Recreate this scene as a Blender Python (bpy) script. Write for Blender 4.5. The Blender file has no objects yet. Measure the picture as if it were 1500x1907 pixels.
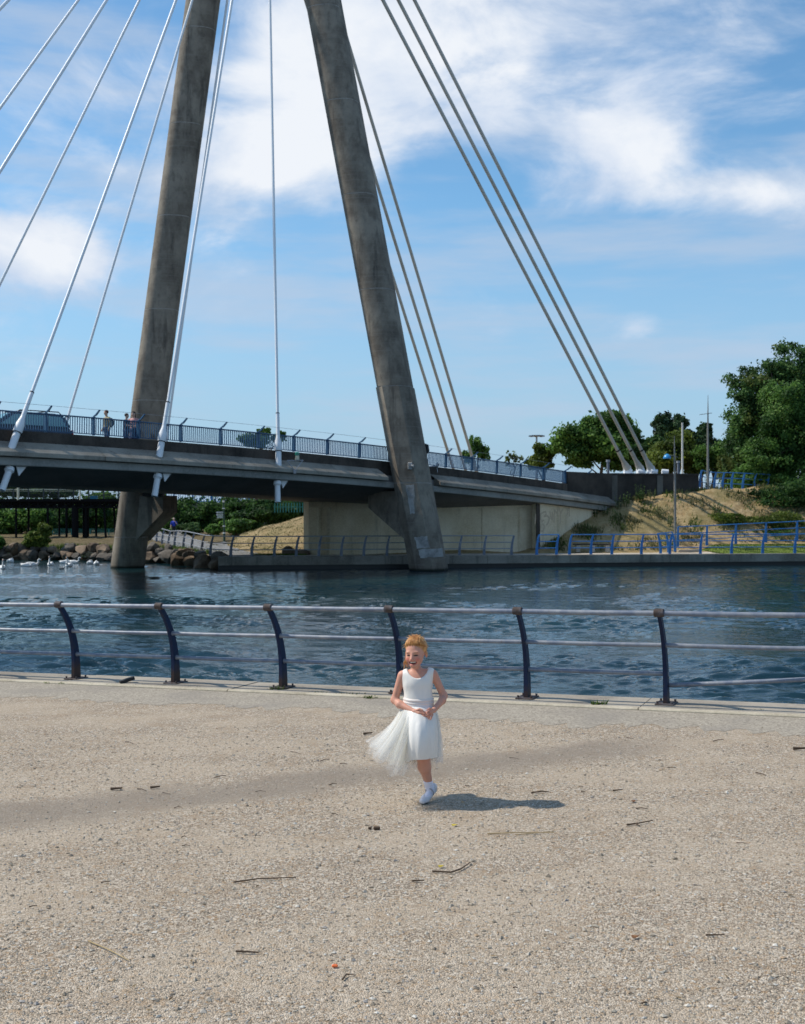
import bpy, bmesh, math, random
import numpy as np
from mathutils import Vector, Matrix

random.seed(7)
RNG = np.random.default_rng(7)
C = bpy.context.scene.collection
SC = bpy.context.scene

# ------------------------------------------------------------------ camera
FPX, HOR, CAMZ = 2187.5, 961.0, 2.0          # focal length / horizon row in photo pixels, eye height
cam_d = bpy.data.cameras.new('camera')
cam_d.sensor_fit = 'HORIZONTAL'
cam_d.sensor_width = 24.0
cam_d.lens = 35.0
cam_d.shift_y = 0.005
cam_d.clip_start = 0.1
cam_d.clip_end = 5000
cam_d.dof.use_dof = True
cam_d.dof.focus_distance = 8.36
cam_d.dof.aperture_fstop = 5.0
cam = bpy.data.objects.new('camera', cam_d)
cam.location = (0, 0, CAMZ)
cam.rotation_euler = (math.radians(90), 0, 0)
C.objects.link(cam)
SC.camera = cam

# ------------------------------------------------------------------ sky, sun, exposure
SUN_DIR = Vector((-0.985, 0.17, 0.0)).normalized()
SUN_EL = math.radians(49)
to_sun = Vector((SUN_DIR.x * math.cos(SUN_EL), SUN_DIR.y * math.cos(SUN_EL), math.sin(SUN_EL)))
world = bpy.data.worlds.new('World')
SC.world = world
world.use_nodes = True
wt = world.node_tree
wt.nodes.clear()


def wn(kind, **kw):
    n = wt.nodes.new(kind)
    for k, v in kw.items():
        setattr(n, k, v)
    return n


def wl(a, b):
    wt.links.new(a, b)


def wmath(op, a, b=None, c=None, clamp=False):
    n = wn('ShaderNodeMath', operation=op)
    n.use_clamp = clamp
    for i, s in enumerate((a, b, c)):
        if s is None:
            continue
        if isinstance(s, (int, float)):
            n.inputs[i].default_value = s
        else:
            wl(s, n.inputs[i])
    return n.outputs[0]


sky = wn('ShaderNodeTexSky', sky_type='NISHITA')
sky.sun_disc = False
sky.sun_elevation = SUN_EL
sky.sun_rotation = math.atan2(to_sun.x, to_sun.y)
sky.air_density = 1.0
sky.dust_density = 0.3
sky.ozone_density = 1.0
skyc = wn('ShaderNodeVectorMath', operation='SCALE')
wl(sky.outputs[0], skyc.inputs[0])
skyc.inputs['Scale'].default_value = 0.112
tc = wn('ShaderNodeTexCoord')
DIR = tc.outputs['Generated']
# two cloud decks: flattened fractal noise over the dome, thickened where the photo shows the big banks
mp = wn('ShaderNodeMapping')
mp.inputs['Scale'].default_value = (1.0, 1.0, 2.1)
mp.inputs['Location'].default_value = (3.1, 1.7, 0.4)
wl(DIR, mp.inputs['Vector'])
n1 = wn('ShaderNodeTexNoise')
n1.inputs['Scale'].default_value = 6.2
n1.inputs['Detail'].default_value = 12
n1.inputs['Roughness'].default_value = 0.60
n1.inputs['Distortion'].default_value = 0.35
wl(mp.outputs[0], n1.inputs['Vector'])
mp2 = wn('ShaderNodeMapping')
mp2.inputs['Scale'].default_value = (1.0, 1.0, 6.5)
mp2.inputs['Location'].default_value = (7.3, 2.2, 1.4)
mp2.inputs['Rotation'].default_value = (0, math.radians(5), 0)
wl(DIR, mp2.inputs['Vector'])
n2 = wn('ShaderNodeTexNoise')
n2.inputs['Scale'].default_value = 4.2
n2.inputs['Detail'].default_value = 8
n2.inputs['Roughness'].default_value = 0.55
wl(mp2.outputs[0], n2.inputs['Vector'])


def pxdir(x, y):
    return Vector(((x - 750) / FPX, 1.0, (HOR - y) / FPX)).normalized()


def bump(x, y, rx, ry, amp):
    """soft elliptical thickening (or thinning) of the cloud deck around a direction of the dome"""
    d = pxdir(x, y)
    s = wn('ShaderNodeVectorMath', operation='SUBTRACT')
    wl(DIR, s.inputs[0])
    s.inputs[1].default_value = d
    m = wn('ShaderNodeVectorMath', operation='MULTIPLY')
    wl(s.outputs[0], m.inputs[0])
    m.inputs[1].default_value = (FPX / rx, FPX / rx, FPX / ry)
    l = wn('ShaderNodeVectorMath', operation='DOT_PRODUCT')
    wl(m.outputs[0], l.inputs[0])
    wl(m.outputs[0], l.inputs[1])
    e = wmath('POWER', 2.718, wmath('MULTIPLY', l.outputs['Value'], -1.0))
    return wmath('MULTIPLY', e, amp)


acc = None
for b in ((800, 90, 330, 210, 0.30), (560, 200, 150, 190, 0.2), (1300, 120, 330, 130, 0.08), (1165, 280, 95, 66, 0.40), (1390, 210, 200, 110, -0.13), (1010, 235, 70, 60, -0.12),
          (1300, 370, 260, 45, 0.20), (80, 465, 125, 66, 0.52), (230, 330, 160, 70, 0.16), (1195, 605, 60, 30, 0.24), (1260, 625, 160, 40, 0.08), (500, 310, 150, 70, 0.14),
          (80, 200, 260, 90, 0.10), (150, 60, 200, 50, -0.08), (960, 480, 330, 60, -0.22), (830, 320, 90, 45, -0.2), (330, 570, 200, 60, -0.12),
          (1350, 530, 220, 70, -0.2), (560, 430, 140, 70, -0.18), (380, 40, 90, 60, -0.12), (900, 700, 900, 90, -0.08)):
    v = bump(*b)
    acc = v if acc is None else wmath('ADD', acc, v)
dens = wmath('ADD', n1.outputs[0], acc)
f1 = wn('ShaderNodeMapRange')
f1.interpolation_type = 'SMOOTHSTEP'
wl(dens, f1.inputs['Value'])
f1.inputs['From Min'].default_value = 0.49
f1.inputs['From Max'].default_value = 0.84
f2 = wn('ShaderNodeMapRange')
f2.interpolation_type = 'SMOOTHSTEP'
wl(n2.outputs[0], f2.inputs['Value'])
f2.inputs['From Min'].default_value = 0.40
f2.inputs['From Max'].default_value = 0.70
thin = wmath('MULTIPLY', f2.outputs[0], 0.62)
sep = wn('ShaderNodeSeparateXYZ')
wl(DIR, sep.inputs[0])
hz = wn('ShaderNodeMapRange')
wl(sep.outputs['Z'], hz.inputs['Value'])
hz.inputs['From Min'].default_value = 0.0
hz.inputs['From Max'].default_value = 0.26
hz.inputs['To Min'].default_value = 0.95
hz.inputs['To Max'].default_value = 0.0
base0 = wn('ShaderNodeMix', data_type='RGBA')
tint = wn('ShaderNodeVectorMath', operation='MULTIPLY')
wl(skyc.outputs[0], tint.inputs[0])
tint.inputs[1].default_value = (0.66, 0.95, 1.06)
wl(hz.outputs[0], base0.inputs['Factor'])
wl(tint.outputs[0], base0.inputs['A'])
base0.inputs['B'].default_value = (0.27, 0.375, 0.525, 1)
base_mix = wn('ShaderNodeMix', data_type='RGBA')
wl(thin, base_mix.inputs['Factor'])
wl(base0.outputs['Result'], base_mix.inputs['A'])
base_mix.inputs['B'].default_value = (0.385, 0.46, 0.575, 1)
shade = wn('ShaderNodeMapRange')
mp3 = wn('ShaderNodeMapping')
mp3.inputs['Scale'].default_value = (1.0, 1.0, 1.6)
mp3.inputs['Location'].default_value = (1.2, 5.1, .62)
wl(DIR, mp3.inputs['Vector'])
n3 = wn('ShaderNodeTexNoise')
n3.inputs['Scale'].default_value = 9.0
n3.inputs['Detail'].default_value = 8
n3.inputs['Roughness'].default_value = .58
wl(mp3.outputs[0], n3.inputs['Vector'])
wl(wmath('ADD', dens, wmath('MULTIPLY', wmath('SUBTRACT', n3.outputs[0], .5), 1.1)), shade.inputs['Value'])
shade.inputs['From Min'].default_value = 0.50
shade.inputs['From Max'].default_value = 0.98
cr = wn('ShaderNodeMix', data_type='RGBA')
wl(shade.outputs[0], cr.inputs['Factor'])
cr.inputs['A'].default_value = (0.43, 0.515, 0.65, 1)
cr.inputs['B'].default_value = (0.66, 0.69, 0.735, 1)
cm = wn('ShaderNodeMix', data_type='RGBA')
wl(f1.outputs[0], cm.inputs['Factor'])
wl(base_mix.outputs['Result'], cm.inputs['A'])
wl(cr.outputs['Result'], cm.inputs['B'])
bg = wn('ShaderNodeBackground')
wl(cm.outputs['Result'], bg.inputs['Color'])
bg.inputs['Strength'].default_value = 1.0
wo = wn('ShaderNodeOutputWorld')
wl(bg.outputs[0], wo.inputs['Surface'])

sun_d = bpy.data.lights.new('sun', 'SUN')
sun_d.energy = 3.25
sun_d.angle = math.radians(0.6)
sun_d.color = (1.0, 0.93, 0.82)
sun = bpy.data.objects.new('sun', sun_d)
sun.rotation_euler = to_sun.to_track_quat('Z', 'Y').to_euler()
sun.location = (-20, 5, 30)
C.objects.link(sun)

SC.view_settings.view_transform = 'Standard'
SC.view_settings.look = 'None'
SC.view_settings.exposure = 0.4
SC.view_settings.gamma = 1.0
SC.view_settings.use_curve_mapping = False
SC.render.engine = 'CYCLES'
SC.cycles.use_denoising = True
SC.cycles.max_bounces = 8
SC.cycles.diffuse_bounces = 5
SC.cycles.transparent_max_bounces = 16
SC.cycles.caustics_reflective = False
SC.cycles.caustics_refractive = False

# ------------------------------------------------------------------ helpers
OFF = {}


def W(x, y, d):
    """photo pixel at distance d -> world point"""
    return Vector(((x - 750) / FPX * d, d, CAMZ - (y - HOR) / FPX * d))


def G(x, y, z=0.0):
    """photo pixel on the level z -> world point"""
    return W(x, y, (CAMZ - z) * FPX / (y - HOR))


def tag(o, label=None, cat=None, group=None, kind=None):
    if label:
        o['label'] = label
    if cat:
        o['category'] = cat
    if group:
        o['group'] = group
    if kind:
        o['kind'] = kind
    return o


def thing(name, label, cat, loc, group=None):
    o = bpy.data.objects.new(name, None)
    C.objects.link(o)
    o.location = loc
    o.empty_display_size = 0.2
    OFF[o.name] = Vector(loc)
    return tag(o, label, cat, group)


def off(parent):
    return OFF.get(parent.name, Vector((0, 0, 0))) if parent else Vector((0, 0, 0))


def link(name, me, m, parent=None, loc=None, rot=None, local=False):
    """object from mesh data; vertices are world unless loc is given (loc is world unless local)"""
    o = bpy.data.objects.new(name, me)
    C.objects.link(o)
    if m and not me.materials:
        me.materials.append(m)
    if parent:
        o.parent = parent
    if loc is not None:
        o.location = Vector(loc) - (Vector((0, 0, 0)) if local else off(parent))
    elif not local:
        o.location = -off(parent)
    if rot is not None:
        o.rotation_euler = rot
    OFF[o.name] = Vector((0, 0, 0))
    return o


def np_mesh(name, V, F, smooth=False):
    V = np.asarray(V, dtype=np.float32)
    F = np.asarray(F, dtype=np.int32)
    me = bpy.data.meshes.new(name)
    me.vertices.add(len(V))
    me.vertices.foreach_set('co', V.ravel())
    n, k = F.shape
    me.loops.add(n * k)
    me.loops.foreach_set('vertex_index', F.ravel())
    me.polygons.add(n)
    me.polygons.foreach_set('loop_start', np.arange(0, n * k, k, dtype=np.int32))
    me.polygons.foreach_set('use_smooth', np.full(n, smooth, dtype=bool))
    me.update(calc_edges=True)
    return me


def vcol(me, cols):
    a = me.color_attributes.new('col', 'FLOAT_COLOR', 'POINT')
    c = np.ones((len(me.vertices), 4), dtype=np.float32)
    c[:, :3] = cols
    a.data.foreach_set('color', c.ravel())


class MB:
    def __init__(s):
        s.v = []
        s.f = []

    def add(s, vs, fs, M=None):
        b = len(s.v)
        for p in vs:
            p = Vector(p)
            s.v.append(M @ p if M else p)
        for f in fs:
            s.f.append([b + i for i in f])
        return s

    def box(s, c, size, M=None, bev=0.0):
        x, y, z = size[0] / 2, size[1] / 2, size[2] / 2
        c = Vector(c)
        if bev > 0:
            b = min(bev, x * .9, y * .9, z * .9)
            vs, rings = [], []
            for (zz, ins) in ((-z, b), (-z + b, 0), (z - b, 0), (z, b)):
                X, Y = x - ins, y - ins
                ring = [(-X, -Y + (b if not ins else 0)), (-X + (b if not ins else 0), -Y), (X - (b if not ins else 0), -Y), (X, -Y + (b if not ins else 0)),
                        (X, Y - (b if not ins else 0)), (X - (b if not ins else 0), Y), (-X + (b if not ins else 0), Y), (-X, Y - (b if not ins else 0))]
                vs += [c + Vector((q[0], q[1], zz)) for q in ring]
            fs = []
            for r in range(3):
                for i in range(8):
                    fs.append([r * 8 + i, r * 8 + (i + 1) % 8, (r + 1) * 8 + (i + 1) % 8, (r + 1) * 8 + i])
            fs.append([7 - i for i in range(8)])
            fs.append([24 + i for i in range(8)])
            return s.add(vs, fs, M)
        vs = [c + Vector((i * x, j * y, k * z)) for k in (-1, 1) for j in (-1, 1) for i in (-1, 1)]
        fs = [[0, 2, 3, 1], [4, 5, 7, 6], [0, 1, 5, 4], [2, 6, 7, 3], [0, 4, 6, 2], [1, 3, 7, 5]]
        return s.add(vs, fs, M)

    def loft(s, rings, cap=True, closed=True):
        b = len(s.v)
        n = len(rings[0])
        for r in rings:
            for p in r:
                s.v.append(Vector(p))
        m = n if closed else n - 1
        for i in range(len(rings) - 1):
            for j in range(m):
                s.f.append([b + i * n + j, b + i * n + (j + 1) % n, b + (i + 1) * n + (j + 1) % n, b + (i + 1) * n + j])
        if cap and closed:
            s.f.append([b + n - 1 - j for j in range(n)])
            s.f.append([b + (len(rings) - 1) * n + j for j in range(n)])
        return s

    def tube(s, pts, rad, n=8, cap=True):
        pts = [Vector(p) for p in pts]
        if isinstance(rad, (int, float)):
            rad = [rad] * len(pts)
        rings = []
        up = Vector((0, 0, 1))
        t0 = (pts[1] - pts[0]).normalized()
        if abs(t0.dot(up)) > 0.95:
            up = Vector((0, 1, 0))
        for i, p in enumerate(pts):
            t = (pts[min(i + 1, len(pts) - 1)] - pts[max(i - 1, 0)])
            if t.length < 1e-9:
                t = t0.copy()
            t.normalize()
            a = up - t * up.dot(t)
            a.normalize()
            up = a
            b = t.cross(a)
            rings.append([p + (a * math.cos(q) + b * math.sin(q)) * rad[i] for q in [2 * math.pi * j / n for j in range(n)]])
        return s.loft(rings, cap)

    def prism(s, poly, vec):
        """poly: list of 3-D points (planar), extruded by vec"""
        vec = Vector(vec)
        a = [Vector(p) for p in poly]
        return s.loft([a, [p + vec for p in a]])

    def mesh(s, name, smooth=False, o=None):
        me = bpy.data.meshes.new(name)
        o = o or Vector((0, 0, 0))
        me.from_pydata([tuple(p - o) for p in s.v], [], s.f)
        bm = bmesh.new()
        bm.from_mesh(me)
        bmesh.ops.recalc_face_normals(bm, faces=bm.faces)
        bm.to_mesh(me)
        bm.free()
        if smooth:
            for p in me.polygons:
                p.use_smooth = True
        return me

    def build(s, name, m, parent=None, smooth=False, local=False):
        me = s.mesh(name, smooth)
        if smooth:
            sharp(me)
        return link(name, me, m, parent, local=local)


def sharp(me, ang=40):
    """smooth shading that keeps edges above ang degrees crisp"""
    bm = bmesh.new()
    bm.from_mesh(me)
    for e in bm.edges:
        e.smooth = not (len(e.link_faces) == 2 and e.calc_face_angle(0) > math.radians(ang))
    for f in bm.faces:
        f.smooth = True
    bm.to_mesh(me)
    bm.free()


# ------------------------------------------------------------------ materials
class NT:
    def __init__(s, name):
        s.m = bpy.data.materials.new(name)
        s.m.use_nodes = True
        s.t = s.m.node_tree
        s.p = s.t.nodes['Principled BSDF']
        g = s.t.nodes.new('ShaderNodeNewGeometry')
        s.pos = g.outputs['Position']
        s.isl = g.outputs['Random Per Island']
        s.nor = g.outputs['Normal']

    def n(s, kind, **kw):
        q = s.t.nodes.new(kind)
        for k, v in kw.items():
            setattr(q, k, v)
        return q

    def l(s, a, b):
        s.t.links.new(a, b)

    def val(s, sock, v):
        if isinstance(v, (int, float, tuple, list)):
            sock.default_value = v
        else:
            s.l(v, sock)

    def noise(s, scale, detail=5, rough=.55, stretch=(1, 1, 1), vec=None, dist=0.0):
        mp = s.n('ShaderNodeMapping')
        mp.inputs['Scale'].default_value = stretch
        s.l(vec or s.pos, mp.inputs['Vector'])
        q = s.n('ShaderNodeTexNoise')
        q.inputs['Scale'].default_value = scale
        q.inputs['Detail'].default_value = detail
        q.inputs['Roughness'].default_value = rough
        q.inputs['Distortion'].default_value = dist
        s.l(mp.outputs[0], q.inputs['Vector'])
        return q.outputs[0]

    def ramp(s, v, a, b, lo=0.0, hi=1.0):
        q = s.n('ShaderNodeMapRange')
        q.interpolation_type = 'SMOOTHSTEP'
        s.l(v, q.inputs['Value'])
        q.inputs['From Min'].default_value = a
        q.inputs['From Max'].default_value = b
        q.inputs['To Min'].default_value = lo
        q.inputs['To Max'].default_value = hi
        return q.outputs[0]

    def mix(s, f, a, b, mode='MIX'):
        q = s.n('ShaderNodeMix', data_type='RGBA', blend_type=mode)
        s.val(q.inputs['Factor'], f)
        for k, v in (('A', a), ('B', b)):
            if isinstance(v, (tuple, list)):
                q.inputs[k].default_value = (*v[:3], 1)
            else:
                s.l(v, q.inputs[k])
        return q.outputs['Result']

    def mth(s, op, a, b=0.0, clamp=False):
        q = s.n('ShaderNodeMath', operation=op)
        q.use_clamp = clamp
        s.val(q.inputs[0], a)
        s.val(q.inputs[1], b)
        return q.outputs[0]

    def bump(s, h, strength=.3, dist=.02):
        q = s.n('ShaderNodeBump')
        q.inputs['Strength'].default_value = strength
        q.inputs['Distance'].default_value = dist
        s.l(h, q.inputs['Height'])
        s.l(q.outputs[0], s.p.inputs['Normal'])

    def attr(s, name='col'):
        q = s.n('ShaderNodeAttribute')
        q.attribute_name = name
        return q.outputs['Color']

    def done(s, col, rough=.8, metal=0.0, spec=None):
        s.val(s.p.inputs['Base Color'], (*col[:3], 1) if isinstance(col, (tuple, list)) else col)
        s.val(s.p.inputs['Roughness'], rough)
        s.p.inputs['Metallic'].default_value = metal
        if spec is not None:
            s.p.inputs['Specular IOR Level'].default_value = spec
        return s.m


def concrete(name, dark, light, scale=.6, streak=.5, grain=30, bump=.15, wet_shade=None):
    t = NT(name)
    big = t.noise(scale, 6, .6)
    st = t.noise(2.2, 5, .6, (1, 1, .12))
    fine = t.noise(grain, 4, .6)
    f = t.ramp(big, .32, .68)
    c = t.mix(f, dark, light)
    c = t.mix(t.mth('MULTIPLY', t.ramp(st, .52, .72), streak), c, tuple(x * .35 for x in dark))
    c = t.mix(t.mth('MULTIPLY', t.ramp(fine, .4, .65), .22), c, tuple(min(1, x * 1.5) for x in light))
    t.bump(t.mth('ADD', fine, t.mth('MULTIPLY', st, .6)), bump, .01)
    if wet_shade is not None:
        z = t.n('ShaderNodeSeparateXYZ')
        t.l(t.pos, z.inputs[0])
        w = t.ramp(t.mth('ADD', z.outputs['Z'], t.mth('MULTIPLY', big, .15)), wet_shade - .06, wet_shade + .08)
        c = t.mix(w, (.012, .014, .010), c)
    return t.done(c, .88, spec=.3)


def paint(name, col, rough=.45, wear=None, wscale=14, wamt=(.58, .68), metal=0, var=.25, spec=None):
    t = NT(name)
    v = t.noise(6, 4)
    c = t.mix(t.mth('MULTIPLY', v, 1.0), tuple(x * (1 - var) for x in col), tuple(min(1, x * (1 + var)) for x in col))
    if wear:
        w = t.ramp(t.noise(wscale, 6, .65), *wamt)
        c = t.mix(w, c, wear)
    return t.done(c, rough, metal, spec)


def foliage(name, dark, light, yel=None, trans=.45):
    t = NT(name)
    c = t.mix(t.isl, dark, light)
    big = t.noise(.55, 3)
    c = t.mix(t.ramp(big, .4, .65), c, tuple(x * .7 for x in dark))
    if yel:
        c = t.mix(t.mth('MULTIPLY', t.ramp(t.noise(.45, 3), .52, .7), .8), c, yel)
    t.done(c, .55, spec=.25)
    tr = t.n('ShaderNodeBsdfTranslucent')
    t.l(c, tr.inputs['Color'])
    mx = t.n('ShaderNodeMixShader')
    mx.inputs[0].default_value = trans
    t.l(t.p.outputs[0], mx.inputs[1])
    t.l(tr.outputs[0], mx.inputs[2])
    out = [q for q in t.t.nodes if q.type == 'OUTPUT_MATERIAL'][0]
    t.l(mx.outputs[0], out.inputs[0])
    return t.m


def plain(name, col, rough=.6, metal=0.0, spec=None):
    t = NT(name)
    v = t.noise(9, 3)
    return t.done(t.mix(v, tuple(x * .85 for x in col), tuple(min(1, x * 1.12) for x in col)), rough, metal, spec)


def attr_mat(name, rough=.6, sss=0.0, spec=.3):
    t = NT(name)
    t.done(t.attr(), rough, spec=spec)
    if sss:
        t.p.inputs['Subsurface Weight'].default_value = sss
        t.p.inputs['Subsurface Radius'].default_value = (.012, .004, .002)
        t.p.inputs['Subsurface Scale'].default_value = 1.0
    return t.m


# ------------------------------------------------------------------ signed-distance bodies
class SDF:
    """smooth union of tapered capsules and ellipsoids -> one continuous surface (surface nets)"""

    def __init__(s, lo, hi, vox):
        s.lo = np.array(lo, dtype=np.float64)
        s.vox = vox
        s.n = np.ceil((np.array(hi) - s.lo) / vox).astype(int) + 1
        s.D = np.full(s.n, 1.0, dtype=np.float32)
        s.pr = []

    def _box(s, a, b):
        i0 = np.clip(np.floor((np.array(a) - s.lo) / s.vox).astype(int), 0, s.n - 1)
        i1 = np.clip(np.ceil((np.array(b) - s.lo) / s.vox).astype(int) + 1, 1, s.n)
        sl = tuple(slice(p, q) for p, q in zip(i0, i1))
        ax = [s.lo[i] + np.arange(i0[i], i1[i]) * s.vox for i in range(3)]
        return sl, np.stack(np.meshgrid(*ax, indexing='ij'), -1)

    @staticmethod
    def cone(P, a, b, r1, r2):
        a, b = np.array(a, float), np.array(b, float)
        ba = b - a
        pa = P - a
        h = np.clip((pa @ ba) / max(ba @ ba, 1e-12), 0, 1)
        return np.linalg.norm(pa - h[..., None] * ba, axis=-1) - (r1 + (r2 - r1) * h)

    @staticmethod
    def ell(P, c, r, R=None):
        q = P - np.array(c, float)
        if R is not None:
            q = q @ np.array(R)          # columns of R are the ellipsoid axes
        r = np.array(r, float)
        k0 = np.linalg.norm(q / r, axis=-1)
        k1 = np.linalg.norm(q / (r * r), axis=-1)
        return k0 * (k0 - 1) / np.maximum(k1, 1e-9)

    def _smin(s, sl, d, k):
        A = s.D[sl]
        if k > 0:
            h = np.maximum(k - np.abs(A - d), 0) / k
            s.D[sl] = np.minimum(A, d) - h * h * k * .25
        else:
            s.D[sl] = np.minimum(A, d)

    def cap(s, a, b, r1, r2=None, k=.02, col=None):
        r2 = r1 if r2 is None else r2
        m = max(r1, r2) + k + 3 * s.vox
        sl, P = s._box(np.minimum(a, b) - m, np.maximum(a, b) + m)
        s._smin(sl, s.cone(P, a, b, r1, r2), k)
        s.pr.append((lambda Q, a=a, b=b: s.cone(Q, a, b, r1, r2), col))

    def el(s, c, r, k=.02, R=None, col=None):
        m = max(r) + k + 3 * s.vox
        sl, P = s._box(np.array(c) - m, np.array(c) + m)
        s._smin(sl, s.ell(P, c, r, R), k)
        s.pr.append((lambda Q: s.ell(Q, c, r, R), col))

    def cut_el(s, c, r, k=.008, R=None):
        m = max(r) + k + 3 * s.vox
        sl, P = s._box(np.array(c) - m, np.array(c) + m)
        d = -s.ell(P, c, r, R)
        A = s.D[sl]
        h = np.maximum(k - np.abs(A - d), 0) / max(k, 1e-6)
        s.D[sl] = np.maximum(A, d) + h * h * k * .25

    def cut(s, fn):
        """keep where fn(P) <= 0"""
        sl, P = s._box(s.lo, s.lo + s.n * s.vox)
        s.D = np.maximum(s.D, fn(P).astype(np.float32))

    def mesh(s, name, smooth_it=1):
        D = s.D
        S = D < 0
        nx, ny, nz = D.shape
        cnt = np.zeros((nx - 1, ny - 1, nz - 1), dtype=np.int32)
        for dx in (0, 1):
            for dy in (0, 1):
                for dz in (0, 1):
                    cnt += S[dx:nx - 1 + dx, dy:ny - 1 + dy, dz:nz - 1 + dz]
        act = (cnt > 0) & (cnt < 8)
        idx = np.argwhere(act)
        lut = np.full(act.shape, -1, dtype=np.int64)
        lut[act] = np.arange(len(idx))
        acc = np.zeros((len(idx), 3))
        num = np.zeros(len(idx))
        corners = [(0, 0, 0), (1, 0, 0), (0, 1, 0), (1, 1, 0), (0, 0, 1), (1, 0, 1), (0, 1, 1), (1, 1, 1)]
        vals = [D[idx[:, 0] + c[0], idx[:, 1] + c[1], idx[:, 2] + c[2]].astype(np.float64) for c in corners]
        for i in range(8):
            for j in range(i + 1, 8):
                ci, cj = np.array(corners[i]), np.array(corners[j])
                if np.abs(ci - cj).sum() != 1:
                    continue
                a, b = vals[i], vals[j]
                x = (a < 0) != (b < 0)
                t = np.where(x, a / np.where(x, a - b, 1), 0)
                acc += np.where(x[:, None], ci + t[:, None] * (cj - ci), 0)
                num += x
        V = (idx + acc / num[:, None]) * s.vox + s.lo
        F = []
        for ax in range(3):
            o = [np.array([0, 0, 0])] * 4
            e1, e2 = [(1, 2), (2, 0), (0, 1)][ax]
            A = S.take(np.arange(D.shape[ax] - 1), ax)
            B = S.take(np.arange(1, D.shape[ax]), ax)
            ed = np.argwhere(A != B)
            ok = (ed[:, e1] > 0) & (ed[:, e2] > 0) & (ed[:, e1] < D.shape[e1] - 1) & (ed[:, e2] < D.shape[e2] - 1)
            ed = ed[ok]
            sg = A[tuple(ed.T)]
            q = []
            for (u, v) in ((-1, -1), (0, -1), (0, 0), (-1, 0)):
                t = ed.copy()
                t[:, e1] += u
                t[:, e2] += v
                q.append(lut[tuple(t.T)])
            q = np.stack(q, 1)
            q = np.where(sg[:, None], q, q[:, ::-1])
            F.append(q)
        F = np.concatenate(F)
        F = F[(F >= 0).all(1)]
        for _ in range(smooth_it):
            s1 = np.zeros_like(V)
            w = np.zeros(len(V))
            for a, b in ((0, 1), (1, 2), (2, 3), (3, 0)):
                np.add.at(s1, F[:, a], V[F[:, b]])
                np.add.at(w, F[:, a], 1)
                np.add.at(s1, F[:, b], V[F[:, a]])
                np.add.at(w, F[:, b], 1)
            V = .5 * V + .5 * s1 / np.maximum(w, 1)[:, None]
        s.V = V
        return np_mesh(name, V, F, True)

    def colors(s, default=(.5, .5, .5)):
        best = np.full(len(s.V), 1e9)
        out = np.tile(np.array(default, float), (len(s.V), 1))
        for fn, col in s.pr:
            if col is None:
                continue
            d = fn(s.V)
            m = d < best
            best[m] = d[m]
            out[m] = col
        return out
# ------------------------------------------------------------------ shared materials
M = {}
t = NT('gravel')
v1 = t.n('ShaderNodeTexVoronoi')
v1.inputs['Scale'].default_value = 125
t.l(t.pos, v1.inputs['Vector'])
v2 = t.n('ShaderNodeTexVoronoi')
v2.inputs['Scale'].default_value = 52
t.l(t.pos, v2.inputs['Vector'])
sepc = t.n('ShaderNodeSeparateColor')
t.l(v1.outputs['Color'], sepc.inputs[0])
sepd = t.n('ShaderNodeSeparateColor')
t.l(v2.outputs['Color'], sepd.inputs[0])
g = t.mix(sepc.outputs[0], (.20, .17, .13), (.64, .58, .49))
g = t.mix(t.mth('MULTIPLY', t.ramp(sepc.outputs[1], .8, .9), .75), g, (.15, .12, .095))
g = t.mix(t.mth('MULTIPLY', t.ramp(sepd.outputs[1], .84, .9), .6), g, (.72, .68, .60))
g = t.mix(t.mth('MULTIPLY', t.ramp(sepd.outputs[2], .85, .92), .5), g, (.40, .26, .13))
g = t.mix(t.mth('MULTIPLY', t.ramp(v1.outputs['Distance'], .45, .75), .3), g, (.16, .135, .105))
lg = t.noise(.7, 5, .6, (1, 1.8, 1))
md = t.noise(3.5, 5, .6)
g = t.mix(t.mth('MULTIPLY', t.ramp(lg, .40, .62), .5), g, (.50, .44, .355))
g = t.mix(t.mth('MULTIPLY', t.ramp(md, .50, .70), .38), g, (.33, .255, .175))
# a darker, greyer band that crosses the gravel on the diagonal
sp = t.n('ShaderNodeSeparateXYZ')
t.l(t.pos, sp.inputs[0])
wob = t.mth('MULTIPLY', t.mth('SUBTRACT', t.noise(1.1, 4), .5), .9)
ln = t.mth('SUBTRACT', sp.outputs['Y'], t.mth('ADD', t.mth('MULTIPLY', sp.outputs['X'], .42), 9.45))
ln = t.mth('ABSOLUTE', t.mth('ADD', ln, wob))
grey_band = t.mth('MULTIPLY', t.ramp(ln, .15, .62, 1, 0), t.ramp(sp.outputs['X'], 1.6, 2.8, 1, 0))
grey_band = t.mth('MULTIPLY', grey_band, t.ramp(md, .25, .5, .55, 1))
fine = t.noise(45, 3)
band_col = t.mix(fine, (.185, .165, .14), (.32, .29, .25))
g = t.mix(t.mth('MULTIPLY', grey_band, .72), g, band_col)
hgt = t.mth('SUBTRACT', 1.0, v1.outputs['Distance'])
t.bump(t.mth('ADD', hgt, t.mth('MULTIPLY', sepc.outputs[2], .6)), .75, .012)
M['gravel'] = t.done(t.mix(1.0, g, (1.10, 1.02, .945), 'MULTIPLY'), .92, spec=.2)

t = NT('gravel_stone')
cr_ = t.n('ShaderNodeValToRGB')
t.l(t.isl, cr_.inputs[0])
e = cr_.color_ramp.elements
e[0].color = (.20, .17, .13, 1)
e[1].color = (.66, .62, .55, 1)
for p_, c_ in ((.25, (.36, .31, .24, 1)), (.5, (.46, .41, .33, 1)), (.7, (.33, .31, .29, 1)), (.8, (.42, .29, .17, 1)), (.86, (.55, .51, .44, 1))):
    q_ = e.new(p_)
    q_.color = c_
M['stone'] = t.done(cr_.outputs[0], .85, spec=.3)

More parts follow.
